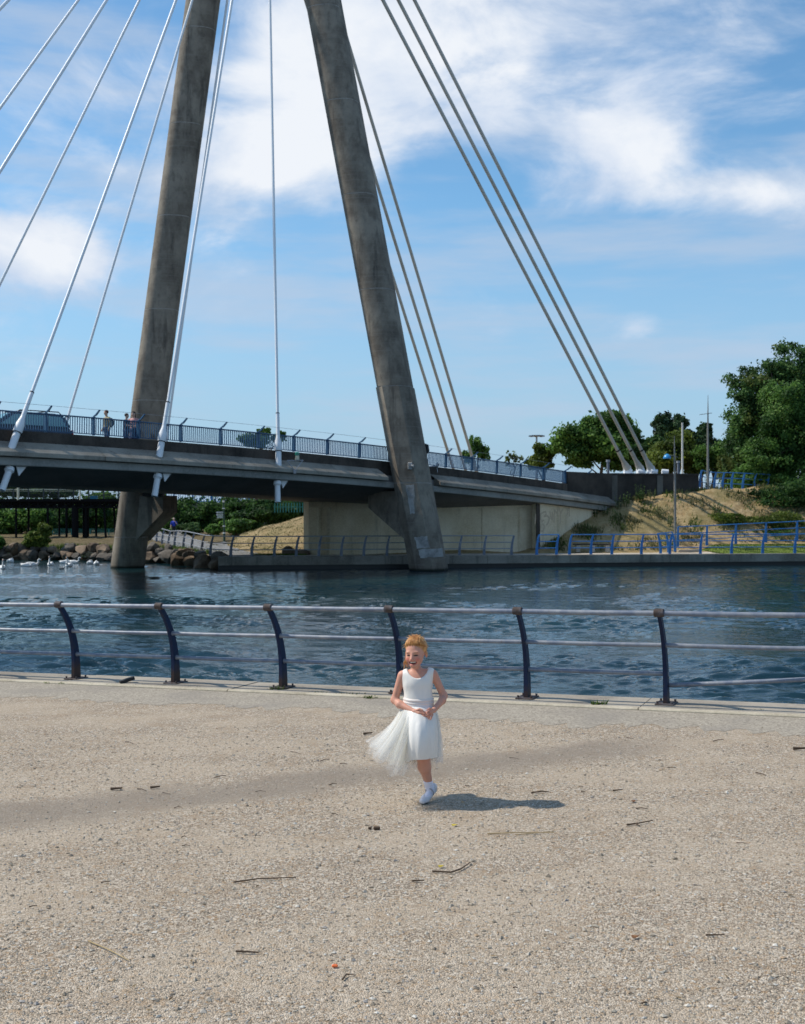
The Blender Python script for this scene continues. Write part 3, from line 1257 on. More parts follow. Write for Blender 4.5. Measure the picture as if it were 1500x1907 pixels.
def section(hw, hd, ch, n_round, rot):
    pts = []
    cs = [(hw, -hd + ch), (hw, hd - ch), (hw - ch, hd), (-hw + ch, hd), (-hw, hd - ch), (-hw, -hd + ch), (-hw + ch, -hd), (hw - ch, -hd)]
    if n_round:
        # rounded: average the octagon with an ellipse
        m = 40
        for i in range(m):
            a = 2 * math.pi * i / m
            c_, s_ = math.cos(a), math.sin(a)
            e = 2.7
            pts.append((hw * math.copysign(abs(c_) ** (2 / e), c_), hd * math.copysign(abs(s_) ** (2 / e), s_)))
    else:
        pts = cs
    R = Matrix.Rotation(rot, 2)
    return [R @ Vector(p) for p in pts]


def leg_ring(ends, z, hw, hd, ch, rnd, rot):
    a, c = ends
    f = (z - a.z) / (c.z - a.z)
    p = a.lerp(c, f)
    return [Vector((p.x + q.x, p.y + q.y, z)) for q in section(hw, hd, ch, rnd, rot)]


def zrow(ends, y):
    """height on a leg's axis where the photo shows row y"""
    a, c = ends
    lo, hi = -5.0, 46.0
    for _ in range(40):
        m = (lo + hi) / 2
        p = a.lerp(c, (m - a.z) / (c.z - a.z))
        if HOR - (p.z - CAMZ) / p.y * FPX > y:
            lo = m
        else:
            hi = m
    return lo


def make_leg(ends, rows, rnd_from, rot):
    core = MB()
    zs = [-3.0] + [zrow(ends, y) for y in rows] + [44.0]
    zf_ = min([z for z in zs if z > rnd_from] + [44.0])
    if zf_ > 0:
        core.loft([leg_ring(ends, z, .836, .891, .435, False, rot) for z in (-3, zf_)])
    core.loft([leg_ring(ends, z, .836, .891, .43, True, rot) for z in (max(zf_, -2.9), 10.5, 25, 44.0)])
    leg = core.build('mast_leg', M['joint'], br)
    for i in range(len(zs) - 1):
        a, c = zs[i] + .02, zs[i + 1] - .02
        rnd = zs[i] > rnd_from
        b = MB()
        m = max(2, int((c - a) / 1.5))
        b.loft([leg_ring(ends, a + (c - a) * j / m, .845, .90, .44, rnd, rot) for j in range(m + 1)])
        o = b.build('concrete_lift', M['conc_leg'], leg, smooth=True)
    return leg


legr = make_leg(legR, (900, 722, 543, 368, 195, 22, -150, -320, -500), 8.0, math.radians(-15))
legl = make_leg(legL, (1000, 748, 580, 408, 238, 62, -115, -290, -470), -9, math.radians(12))
b = MB()
ap = legR[1]
b.loft([[Vector((ap.x + q.x, ap.y + q.y, z)) for q in section(w_, 1.2, .5, True, 0)] for z, w_ in ((41.0, 1.9), (43.8, 1.5), (46.0, 1.1), (48.0, 1.0))])
b.build('mast_head', M['conc_leg'], br, smooth=True)

# repair mortar patches on the near leg
def patch_on_leg(pts, name='repair_patch'):
    b = MB()
    q = []
    for (x, y) in pts:
        p = legR[0].lerp(legR[1], .02)
        d = 56.4 - .94
        q.append(W(x, y, d))
    return q


rot = math.radians(-15)
def leg_front(x, y, proud=.006):
    """point on the near leg's main front face seen at pixel x, y"""
    d = 55.5
    for _ in range(6):
        p = W(x, y, d)
        f = (p.z - legR[0].z) / (legR[1].z - legR[0].z)
        a = legR[0].lerp(legR[1], f)
        # front face plane: local y = -.90 rotated
        nrm = Matrix.Rotation(rot, 2) @ Vector((0, -1))
        dirv = Vector(((x - 750) / FPX, 1.0))
        d = ((Vector((a.x, a.y)) + nrm * (.90 + proud)).dot(nrm)) / dirv.dot(nrm)
    return W(x, y, d)


def jag(poly, n=5, amp=1.1):
    out = []
    for i in range(len(poly)):
        a, c = poly[i], poly[(i + 1) % len(poly)]
        for j in range(n):
            u = j / n
            out.append((a[0] + (c[0] - a[0]) * u + random.uniform(-amp, amp) * (j > 0), a[1] + (c[1] - a[1]) * u + random.uniform(-amp, amp) * (j > 0)))
    return out


for poly in ([(756, 903), (771, 902), (773, 957), (764, 957)], [(779, 1024), (824, 1020), (826, 1037), (783, 1039)], [(772, 1000), (796, 998), (801, 1020), (777, 1022)]):
    b = MB()
    pts = [leg_front(x, y) for x, y in jag(poly)]
    b.prism(pts, (0, .004, 0))
    b.build('repair_patch', M['conc_patch'], legr)

# brackets (corbels) that carry the deck on the legs
def bracket(base, dirv, L, zt, ze, zb, th, name='bracket'):
    d = Vector(dirv).normalized()
    s = Vector((-d.y, d.x, 0)) * (th / 2)
    prof = [(-.2, zt), (L, zt), (L, ze), (.55, zb), (-.2, zb - .35)]
    b = MB()
    q = [Vector((base.x, base.y, 0)) + d * x - s + Vector((0, 0, z)) for x, z in prof]
    b.prism(q, s * 2)
    return b.build(name, M['conc_leg'], br)


def leg_at(ends, z):
    return ends[0].lerp(ends[1], (z - ends[0].z) / (ends[1].z - ends[0].z))


bracket(leg_at(legR, 2.0), -N, 2.75, 3.20, 2.42, 1.05, 1.5)
bracket(leg_at(legL, 2.0), Vector((.92, -.39, 0)), 2.15, 3.02, 2.2, .78, 1.25)
for p, dv in ((leg_at(legR, 2.0), -N), (leg_at(legL, 2.0), N)):
    for q in (1.3, 2.2):
        c_ = Vector((p.x, p.y, 0)) + dv * q
        k = (c_ - Vector((-14.8, 42.6, 0))).dot(U) / 2.02
        b = MB()
        b.box((c_.x, c_.y, (3.05 if dv == N else 3.23) + .03), (.5, .5, .2))
        b.build('bearing', M['black'], br)

# --- stays ---------------------------------------------------------
def stay(bottom, top, mat_, r=.062, collar=True, sub=None, tail=True, kind='near'):
    d = (top - bottom)
    L = d.length
    d.normalize()
    P = lambda s: bottom + d * s
    b = MB()
    b.tube([P(2.25), P(L * .5), P(L)], r, 10)
    cb = b.build('stay_cable', mat_, br, smooth=True)
    if kind == 'near':
        b = MB()
        b.tube([P(-.25), P(.62)], .135, 14)
        b.build('anchor_tube', mat_, cb, smooth=True)
        b = MB()
        b.tube([P(.60), P(.62), P(.94), P(1.22), P(1.3)], [.16, .172, .168, .092, .086], 14)
        b.build('anchor_socket', mat_, cb, smooth=True)
        b = MB()
        b.tube([P(1.25), P(2.30)], [.086, .08], 12)
        b.build('sleeve', mat_, cb, smooth=True)
        b = MB()
        b.tube([P(.585), P(.605)], .176, 14)
        b.tube([P(2.29), P(2.33)], .086, 12)
        b.build('seal_ring', M['black'], cb, smooth=True)
    return cb


MH = 58.0
near = [(519, 494, -480), (297, 507, -470), (22, 493, -450)]
for xb, xt, yt in near:
    k = k_at(xb, .5)
    p = DP(k, .5, -1.36)
    tpnt = W(xt, yt, MH - .5)
    stay(p, tpnt, M['white_steel'])
    d = (tpnt - p).normalized()
    b = MB()
    lo = DP(k, .42, -2.05)
    q = lo - d * .18
    b.tube([q + d * .15, q, q - d * .08], [.15, .19, .12], 12)
    b.tube([q, q - d * .8], .125, 12)
    b.build('anchor_stub', M['white_steel'], br, smooth=True)
    b = MB()
    b.prism([lo + U * .22 + N * -.05, lo + U * .62 + N * -.05, lo + U * .32 + N * -.05 - Vector((0, 0, .34))], N * .05)
    b.build('stub_gusset', M['white_steel'], br)
for k, xt, yt in ((-2.85, 503, -490), (-6.0, 500, -510)):
    stay(DP(k, .5, -1.36), W(xt, yt, MH - .5), M['white_steel'])
for k, xt, yt in ((6.7, 489, -470), (3.76, 494, -455), (.55, 490, -470), (-2.6, 501, -490)):
    stay(DP(k, -DW - .5, -1.36), W(xt, yt, MH + .3), M['white_steel'], r=.058)

# backstays behind the retaining wall
for (xb, yb), (xt, yt) in (((1172, 879), (505, -400)), ((1196, 879), (500, -470)), ((1216, 879), (500, -540))):
    p = W(xb, yb, 73.0)
    tpnt = W(xt, yt, MH)
    d = (tpnt - p).normalized()
    P = lambda s: p + d * s
    b = MB()
    b.tube([P(1.6), P((tpnt - p).length)], .098, 10)
    cb = b.build('stay_cable', M['stay_grey'], br, smooth=True)
    b = MB()
    b.tube([P(.25), P(.5), P(.85), P(1.62)], [.23, .21, .13, .125], 12)
    b.build('anchor_socket', M['stay_grey'], cb, smooth=True)
    b = MB()
    b.tube([P(1.6), P(1.68)], .128, 12)
    b.build('seal_ring', M['black'], cb, smooth=True)
    b = MB()
    b.loft([[p + Vector((x, y, z)) for x, y in ((-.3, -.28), (.34, -.28), (.34, .28), (-.3, .28))] for z in (-.5,)] +
           [[p + Vector((x, y, .38)) for x, y in ((-.32, -.2), (.05, -.2), (.05, .2), (-.32, .2))]])
    b.build('anchor_block', M['white_steel'], cb)
    b = MB()
    b.tube([p + Vector((.5, -.3, .02)), p + Vector((.9, -.32, -.02))], .16, 14)
    b.build('anchor_cap', M['white_steel'], cb, smooth=True)
pl = W(1198, 885, 73.0)
b = MB()
b.box((pl.x, pl.y, pl.z - .06), (2.75, 1.0, .28), bev=.03)
b.build('anchor_plinth', M['white_steel'], br)
for (xb, yb), (xt, yt) in (((855, 906), (437, -420)), ((879, 913), (458, -450)), ((900, 918), (480, -485))):
    p = W(xb, yb, 80.0)
    tpnt = W(xt, yt, MH + .6)
    b = MB()
    b.tube([p, tpnt], .098, 10)
    b.build('stay_cable', M['stay_grey'], br, smooth=True)

# --- abutment, wing walls, dark parapet ------------------------------
A0, A1 = Vector((-4.80, 60.30, 0)), Vector((7.25, 65.35, 0))
av = (A1 - A0).normalized()
an = Vector((av.y, -av.x, 0))
b = MB()
b.prism([A0 + Vector((0, 0, -.3)), A1 + Vector((0, 0, -.3)), A1 + Vector((0, 0, 2.70)), A0 + Vector((0, 0, 2.74))], -an * .9)
abut = b.build('abutment', M['conc_pale'], br)
Lab = (A1 - A0).length
for s0, s1, pr in ((-.02, .42, .36), (.66, 1.08, .34), (Lab - 3.2, Lab - 1.9, .05), (Lab - .95, Lab - .45, .08)):
    b = MB()
    b.prism([A0 + av * s0 + an * .002 + Vector((0, 0, -.28)), A0 + av * s1 + an * .002 + Vector((0, 0, -.28)), A0 + av * s1 + an * pr + Vector((0, 0, -.28)), A0 + av * (s0 + pr) + an * pr + Vector((0, 0, -.28))], (0, 0, 2.72))
    b.build('pilaster', M['conc_pale'], abut)
# wing wall under the near edge
b = MB()
w0 = DP(15.62, .36, 0)
w1 = DP(19.3, .36, 0)
ww = lambda k, z: Vector((DP(k, .36, 0).x, DP(k, .36, 0).y, z))
b.prism([ww(15.6, -.3), ww(19.2, -.3), ww(19.2, ztop(19.2) - 2.05), ww(17.4, ztop(17.4) - 2.05), ww(15.6, ztop(15.6) - 2.05)], -N * .5)
wing = b.build('wing_wall', M['conc_pale'], br)
b = MB()
b.prism([ww(15.45, -.3) + N * .0, ww(15.598, -.3), ww(15.598, 2.66), ww(15.45, 2.68)], N * .05)
b.build('dark_joint', M['conc_dark'], wing)
# faint scrubbed graffiti on the wing wall
M['graffiti'] = plain('faded_graffiti', (.50, .40, .285), .9)
gk = lambda x, y: W(x, y, (lambda d: d)(0))


def on_wing(x, y, proud=.004):
    d0 = Vector(((x - 750) / FPX, 1.0, 0))
    base = DP(15.6, .36 + proud, 0)
    d = Vector((base.x, base.y)).dot(Vector((N.x, N.y))) / Vector((d0.x, d0.y)).dot(Vector((N.x, N.y)))
    return W(x, y, d)


zf = lambda p: (970 + p[0] / 11.54, 920 + p[1] / 11.54)
strokes = [
    [(310, 640), (330, 440), (390, 420), (400, 500), (340, 560), (410, 620)],
    [(480, 400), (430, 430), (420, 520), (460, 590), (500, 560)],
    [(490, 390), (540, 380), (550, 430), (510, 480), (580, 470), (620, 520), (590, 630), (560, 660)],
    [(630, 380), (650, 480), (680, 560), (690, 460), (680, 390)],
    [(720, 610), (730, 340), (790, 430), (800, 320)],
    [(830, 300), (860, 420), (850, 640)], [(900, 330), (860, 430)],
    [(360, 640), (350, 760), (380, 800), (420, 780), (440, 660)], [(480, 640), (510, 700), (490, 790), (440, 800)],
    [(1000, 300), (1010, 420), (990, 460)], [(1040, 290), (1050, 470)],
]
for st in strokes:
    b = MB()
    pts = [on_wing(*zf(p)) for p in st]
    for i in range(len(pts) - 1):
        d = (pts[i + 1] - pts[i]).normalized()
        s = N.cross(d) * .045
        e = d * .03
        b.prism([pts[i] - e + s, pts[i] - e - s, pts[i + 1] + e - s, pts[i + 1] + e + s], N * (.002 + .0006 * (i % 3)))
    b.build('graffiti_stroke', M['graffiti'], wing)

# dark retaining wall at the end of the deck
D0, D1 = DP(19.25, .0, 0), W(1302, 881.5, 71.4)
D0.z = D1.z = 4.55
dv = (D1 - D0)
b = MB()
bk = Vector((-dv.y, dv.x, 0)).normalized() * .45
q0, q1 = Vector((D0.x, D0.y, -.4)), Vector((D1.x, D1.y, -.4))
b.prism([q0, q1, D1, D0], bk)
rw = b.build('retaining_wall', M['wall_dark'], br)
fr = -bk.normalized()
for s0, s1, z1, pr in ((.0, 1.0, 4.58, .05), (.0, .07, 4.0, .09), (.52, .585, 4.0, .07)):
    b = MB()
    a, c = D0.lerp(D1, s0), D0.lerp(D1, s1)
    if s1 == 1.0:
        b.prism([a + fr * pr - Vector((0, 0, .10)), a - fr * .5 - Vector((0, 0, .10)), a - fr * .5 + Vector((0, 0, .02)), a + fr * pr + Vector((0, 0, .02))], c - a)
        b.build('wall_cap', M['wall_dark'], rw)
    else:
        b.prism([Vector((a.x, a.y, .5)) + fr * pr, Vector((c.x, c.y, .5)) + fr * pr, Vector((c.x, c.y, 4.44)) + fr * pr, Vector((a.x, a.y, 4.44)) + fr * pr], -fr * (pr - .003))
        b.build('wall_pier', M['conc'], rw)
# return towards the ledge end
b = MB()
e0 = DP(17.05, .13, -.72)
e1 = DP(19.6, .5, -.72)
pr0, pr1 = DP(17.04, .14, 0), DP(19.22, .14, 0)
b.prism([Vector((pr0.x, pr0.y, ztop(17.04) - 1.17)), Vector((pr1.x, pr1.y, ztop(19.2) - 2.2)), Vector((pr1.x, pr1.y, 4.54)), Vector((pr0.x, pr0.y, 4.54))], -N * .4)
b.build('parapet_return', M['wall_dark'], rw)

# --- fittings --------------------------------------------------------
# green navigation lamp on a V bracket
nk = k_at(556, .8)
np_ = DP(nk, .72, -1.16)
M['lamp_green'] = plain('green_lamp', (.02, .20, .14), .3)
M['cream'] = plain('cream_metal', (.62, .56, .40), .5)
b = MB()
b.tube([np_ + Vector((0, 0, .05)), np_ + Vector((0, 0, .24))], [.10, .085], 12)
lamp = b.build('navigation_lamp', M['cream'], br, smooth=True)
b = MB()
b.tube([np_ + Vector((0, 0, .24)), np_ + Vector((0, 0, .36)), np_ + Vector((0, 0, .40))], [.10, .10, .05], 12)
b.build('lens', M['lamp_green'], lamp, smooth=True)
b = MB()
foot = DP(nk - .15, .92, -1.62)
b.tube([foot, np_ + U * .28 + N * .05 + Vector((0, 0, .04))], .02, 6)
b.tube([foot, np_ - U * .62 + N * .05 + Vector((0, 0, .0))], .02, 6)
b.tube([np_ - U * .62 + N * .05, np_ + U * .30 + N * .05 + Vector((0, 0, .04))], .02, 6)
b.box(foot + Vector((0, 0, -.04)), (.12, .12, .16))
b.build('lamp_bracket', M['galv'], lamp)
# white lamp housing bolted to the near leg, and a lamp on an arm beyond it
b = MB()
q = leg_front(764, 868, .0)
b.box(q + Vector((0, -.09, 0)), (.22, .16, .34), bev=.03)
b.tube([q + Vector((.05, -.2, .02)), q + Vector((.16, -.24, -.02))], .06, 8)
b.build('lamp_housing', M['conc_patch'], legr)
b = MB()
q = W(800, 869, 57.2)
b.tube([q, q + Vector((.36, -.05, .02))], .03, 6)
b.tube([q + Vector((.36, -.05, .02)), q + Vector((.4, -.05, -.28))], .02, 6)
b.tube([q + Vector((.36, -.05, .0)), q + Vector((.44, -.05, .16))], .075, 8)
b.build('lamp_arm', M['galv'], legr)
b = MB()
q = W(793.5, 838, 57.0)
b.tube([q + Vector((-.08, 0, .28)), q + Vector((.04, 0, .22)), q + Vector((.06, 0, -.02)), q + Vector((-.06, 0, -.3))], [.05, .10, .12, .05], 8)
b.build('speaker_fitting', M['black'], legr, smooth=True)
# ------------------------------------------------------------------ near railing
t = NT('navy_post_paint')
w_ = t.ramp(t.noise(9, 6, .65), .56, .70)
sp = t.n('ShaderNodeSeparateXYZ')
t.l(t.pos, sp.inputs[0])
c = t.mix(t.noise(5, 4), (.003, .010, .036), (.005, .019, .064))
low = t.ramp(t.mth('ADD', sp.outputs['Z'], t.mth('MULTIPLY', t.noise(14, 4), .25)), .12, .30, 1, 0)
c = t.mix(t.mth('MULTIPLY', low, .8), c, (.055, .030, .016))
c = t.mix(t.mth('MULTIPLY', w_, .5), c, (.03, .032, .04))
t.bump(t.noise(40, 4), .2, .006)
M['post_navy'] = t.done(c, .55, spec=.25)
M['rust'] = paint('rusty_iron', (.050, .032, .026), .75, (.085, .08, .09), 16, (.45, .65), var=.4)
t = NT('worn_rail')
c = t.mix(t.ramp(t.noise(5, 6, .7), .36, .66), (.13, .16, .22), (.27, .285, .31))
c = t.mix(t.mth('MULTIPLY', t.ramp(t.noise(38, 4), .62, .74), .4), c, (.45, .46, .48))
c = t.mix(t.mth('MULTIPLY', t.ramp(t.noise(22, 4), .66, .76), .7), c, (.12, .08, .06))
t.bump(t.noise(50, 4), .25, .005)
M['rail_worn'] = t.done(c, .5, .15)
HK = 1.012


def post_off(h):
    return .36 * (max(h, 0) / HK) ** 2.9


nf = thing('quay_railing', 'navy curved-post waterside railing with worn grey tubular rails behind the girl', 'railing', fence_pt(0, 0))
pb = MB()
rings = []
for i in range(15):
    h = .012 + (HK - .03) * i / 14
    wm = .145 - .085 * (i / 14)
    th = .046 - .010 * (i / 14)
    cx = post_off(h)
    sl = Vector((1, 0, .36 * 2.9 * (h / HK) ** 1.9 / HK * -1)).normalized()
    rings.append([(cx - wm / 2, -th / 2, h + wm / 2 * .5 * (h / HK) ** 2), (cx + wm / 2, -th / 2, h - wm / 2 * .5 * (h / HK) ** 2),
                  (cx + wm / 2, th / 2, h - wm / 2 * .5 * (h / HK) ** 2), (cx - wm / 2, th / 2, h + wm / 2 * .5 * (h / HK) ** 2)])
pb.loft(rings)
npost = pb.mesh('post')                            # local x: towards the land, local y: along
cb = MB()
cb.tube([(post_off(HK), -.052, HK), (post_off(HK), -.045, HK), (post_off(HK), .045, HK), (post_off(HK), .052, HK)], [.036, .043, .043, .036], 16)
collar_me = cb.mesh('collar', True)
sharp(collar_me)
bp = MB()
bp.box((.0, 0, .030), (.26, .20, .016), bev=.004)
for i in (-1, 1):
    for j in (-1, 1):
        bp.tube([(i * .10, j * .075, .034), (i * .10, j * .075, .062)], .013, 6)
plate_me = bp.mesh('base_plate')
rs = MB()
rs.tube([(0, -.03, 0), (0, .03, 0)], .030, 12)
boss_me = rs.mesh('boss', True)
sharp(boss_me)
rz = math.atan2(FM.y, FM.x)
SP = 1.525
posts = range(-3, 12)
for k in posts:
    p = fence_pt(k * SP, 0)
    po = link('post', npost, M['post_navy'], nf, p, (random.uniform(-.008, .008), random.uniform(-.008, .008), rz + random.uniform(-.03, .03)))
    link('collar', collar_me, M['rust'], po, (0, 0, 0), local=True)
    link('base_plate', plate_me, M['rust'], po, (0, 0, 0), local=True)
    for h in (.655, .345):
        link('boss', boss_me, M['rail_worn'], po, (post_off(h), 0, h), local=True)
for k in list(posts)[:-1]:
    for h, r in ((HK, .0275), (.655, .0235), (.345, .0235)):
        a = fence_pt(k * SP, post_off(h)) + Vector((0, 0, h))
        c = fence_pt((k + 1) * SP, post_off(h)) + Vector((0, 0, h))
        nm = 'rail'
        if k == 5 and h == .345:                   # one bottom rail has dropped out of its boss
            a = fence_pt(k * SP, post_off(.2) - .06) + Vector((0, 0, .215)) + FT * .02
        dv = (c - a).normalized()
        b = MB()
        b.tube([a + dv * .004 + (c - a) * (j / 6) * .994 + Vector((0, 0, -.004 * math.sin(math.pi * j / 6))) for j in range(7)], r, 12)
        b.build(nm, M['rail_worn'], nf, smooth=True)

# ------------------------------------------------------------------ far railings
M['rail_blue'] = paint('bright_blue_paint', (.025, .16, .42), .4, (.10, .22, .42), 10, (.6, .75), var=.2)
M['rail_grey'] = paint('grey_rail_paint', (.13, .15, .19), .5, (.28, .29, .31), 8, (.5, .7), var=.2)


def far_rail(label, pts, h, lean, m_post, m_rail, hs=(1.0, .66, .33), name='quay_railing', skip=(), fallen=False):
    o = thing(name, label, 'railing', pts[0])
    lean = Vector(lean)
    for p in pts:
        b = MB()
        rg = []
        for i in range(7):
            u = i / 6
            c_ = Vector(p) + lean * (u ** 2.4) + Vector((0, 0, h * u))
            w = .075 - .03 * u
            rg.append([c_ + Vector((-w, -.03, 0)), c_ + Vector((w, -.03, 0)), c_ + Vector((w, .03, 0)), c_ + Vector((-w, .03, 0))])
        b.loft(rg)
        b.build('post', m_post, o)
    for i in range(len(pts) - 1):
        if i in skip:
            continue
        for u in hs:
            q = lean * (u ** 2.4) + Vector((0, 0, h * u))
            b = MB()
            b.tube([Vector(pts[i]) + q, Vector(pts[i + 1]) + q], .024 if u < 1 else .028, 6)
            b.build('rail', m_rail, o)
    return o


def qpt(x, back=.22, z=.02):
    """point on the far quay edge under photo column x"""
    lo, hi = 50.0, 75.0
    for _ in range(40):
        m = (lo + hi) / 2
        X = (x - 750) / FPX * m
        if m < float(bank_y(X)) + back:
            lo = m
        else:
            hi = m
    return Vector(((x - 750) / FPX * lo, lo, z))


curve = [(-18.9, 88), (-17.6, 84), (-16.3, 79.6), (-15.2, 76.2), (-14.1, 72.6), (-12.8, 68.6), (-11.6, 64.6), (-10.5, 61.4)]
cp = [Vector((x, y, float(terr(x, y)))) for x, y in curve]
far_rail('grey curved-post railing following the path and quay under the bridge', cp + [qpt(x) for x in (392, 430, 469, 511, 552, 594, 636, 678, 721, 765, 810, 856, 902, 953)], .98, (.14, .10, 0), M['rail_grey'], M['galv'])
far_rail('bright blue waterside railing along the far quay', [qpt(x) for x in (1000, 1037, 1061, 1101, 1140, 1195, 1248, 1305, 1363, 1421, 1481, 1541, 1600, 1660)], 1.02, (.14, .1, 0), M['rail_blue'], M['rail_blue'], skip=(1,))
# gate-like return at the ramp foot
g0 = qpt(1231, .9)
far_rail('short blue railing return at the foot of the ramp', [g0, g0 + Vector((.62, .9, .02)), g0 + Vector((1.2, 1.9, .05))], 1.02, (-.16, 0, .04), M['rail_blue'], M['rail_blue'])
rp = [Vector((W(x, 0, d).x, d, z)) for x, d, z in ((1263, 65.2, .30), (1317, 65.4, .36), (1371, 65.6, .44), (1427, 65.8, .52), (1485, 66.0, .60), (1545, 66.2, .68), (1606, 66.4, .76))]
far_rail('blue handrail climbing the ramp behind the quay railing', rp, 1.10, (.03, .05, 0), M['rail_blue'], M['rail_blue'])
b = MB()
b.loft([[p + Vector((0, -.15, -.5 - p.z)), p + Vector((0, 1.1, -.5 - p.z)), p + Vector((0, 1.1, -.1 - p.z * .3)), p + Vector((0, -.15, -.1 - p.z * .3))] for p in rp])
tag(b.build('ramp', M['paving']), 'pale ramp rising to the right behind the quay', kind='structure')
tp_ = [W(x, y, d) for x, y, d in ((1304, 907, 71.6), (1318, 910, 71.9), (1331, 911, 72.1), (1346, 911, 72.3), (1363, 911, 72.5), (1384, 912, 72.8), (1405, 913, 73.1), (1430, 914, 73.4))]
far_rail('blue railing at the top of the embankment beside the big tree', tp_, 1.02, (.14, .05, 0), M['rail_blue'], M['rail_blue'])

# ------------------------------------------------------------------ posts and lamps on the far bank
M['pole'] = paint('brown_grey_pole', (.20, .19, .17), .5, (.32, .30, .28), 6, (.55, .7))
M['pole_white'] = plain('white_pole', (.68, .68, .66), .45)
M['dome_blue'] = plain('blue_lamp_dome', (.03, .26, .55), .3)
lp = W(1258, 1014, 64.7)
o = thing('lamp_post', 'slim lamp post with a blue dome lamp by the far railing', 'lamp post', (lp.x, lp.y, .0))
b = MB()
b.tube([(lp.x, lp.y, 0), (lp.x - .01, lp.y, 3.4), (lp.x - .03, lp.y, 5.2), (lp.x - .04, lp.y, 6.42)], [.075, .062, .05, .012], 10)
b.build('pole', M['pole'], o, smooth=True)
dm = W(1243, 851, 64.7)
b = MB()
b.tube([dm + Vector((0, 0, -.09)), dm + Vector((0, 0, -.06)), dm + Vector((0, 0, .04)), dm + Vector((0, 0, .13)), dm + Vector((0, 0, .18))], [.22, .225, .19, .11, .02], 16)
b.build('dome', M['dome_blue'], o, smooth=True)
b = MB()
b.tube([dm + Vector((.15, 0, .10)), Vector((lp.x - .03, lp.y, dm.z + .05)), Vector((lp.x + .18, lp.y, dm.z - .03))], [.025, .022, .01], 6)
b.build('arm', M['pole'], o)
mp_ = W(1319, 912, 71.3)
o = thing('mast_pole', 'tall thin grey mast with a small crossbar on top of the bank', 'pole', mp_)
b = MB()
b.tube([mp_ - Vector((0, 0, .3)), mp_ + Vector((.0, 0, 3.6)), mp_ + Vector((.01, 0, 5.75))], [.085, .06, .012], 8)
b.build('pole', M['pole'], o, smooth=True)
b = MB()
cz = W(1319, 770, 71.3).z
b.tube([(mp_.x - .52, mp_.y, cz - .07), (mp_.x + .24, mp_.y, cz + .03)], .018, 6)
b.build('crossbar', M['pole'], o)
fp = W(1271.5, 890, 77)
o = thing('flag_pole', 'white pole standing behind the dark retaining wall', 'pole', fp)
b = MB()
b.tube([fp - Vector((0, 0, 1)), fp + Vector((0, 0, 3.55)), fp + Vector((0, 0, 3.62))], [.075, .06, .08], 8)
b.build('pole', M['pole_white'], o, smooth=True)
for x, yb, lab in ((1133, 878, 'grey capped vent post left of the white stay anchors'), (1264, 880, 'grey capped vent post right of the white stay anchors')):
    q = W(x, yb, 72.3)
    o = thing('vent_post', lab, 'post', q, 'capped posts behind the wall')
    b = MB()
    b.tube([q - Vector((0, 0, .8)), q + Vector((0, 0, .62))], .085, 10)
    b.build('post', M['rail_grey'], o, smooth=True)
    b = MB()
    b.tube([q + Vector((0, 0, .58)), q + Vector((0, 0, .72))], .125, 10)
    b.build('cap', M['galv'], o, smooth=True)
hm = W(1000, 885, 125)
o = thing('high_mast_light', 'distant high mast floodlight with a flat ring of lamps', 'floodlight', hm)
b = MB()
tz = W(1000, 812, 125).z
b.tube([hm - Vector((0, 0, 2)), Vector((hm.x, hm.y, tz))], [.16, .09], 8)
b.build('pole', M['galv'], o, smooth=True)
b = MB()
b.tube([(hm.x, hm.y, tz - .05), (hm.x, hm.y, tz + .08)], [.5, .62], 12)
b.build('ring', M['rail_grey'], o)
for i in range(8):
    a = 2 * math.pi * i / 8
    b = MB()
    b.box((hm.x + .72 * math.cos(a), hm.y + .72 * math.sin(a), tz), (.26, .26, .13))
    b.build('floodlight_head', M['rail_grey'], o)
# finger post
sg = G(418, 1000.5, .0)
sg = W(418, 1000.5, 80)
M['dark_green'] = plain('dark_green_paint', (.010, .045, .026), .4)
M['sign_white'] = plain('sign_white', (.62, .64, .62), .5)
o = thing('finger_post', 'dark green fingerpost with white bands and three direction arms by the path', 'signpost', sg)
b = MB()
b.tube([sg - Vector((0, 0, .3)), sg + Vector((0, 0, .55)), sg + Vector((0, 0, .56)), sg + Vector((-.06, 0, 2.42))], [.085, .08, .06, .055], 10)
po = b.build('post', M['dark_green'], o, smooth=True)
for z0, z1, r in ((.25, .33, .10), (.72, .80, .09), (1.93, 2.0, .085), (2.38, 2.5, .07)):
    b = MB()
    b.tube([sg + Vector((-.02 * z0, 0, z0)), sg + Vector((-.02 * z0, 0, z1))], r, 10)
    b.build('band', M['sign_white'], o, smooth=True)
for i, z in enumerate((1.92, 2.08, 2.24)):
    b = MB()
    x0 = sg.x - .06
    b.prism([(x0, sg.y - .02, z - .055), (x0 - .40 - .05 * (i > 0), sg.y - .02, z - .055), (x0 - .46 - .05 * (i > 0), sg.y - .02, z), (x0 - .40 - .05 * (i > 0), sg.y - .02, z + .055), (x0, sg.y - .02, z + .055)], (0, .03, 0))
    arm = b.build('direction_arm', M['sign_white'], o)
    b = MB()
    for j in range(5):
        b.box((x0 - .08 - j * .065, sg.y - .0215, z), (.045, .003, .035))
    b.build('lettering', M['dark_green'], arm)
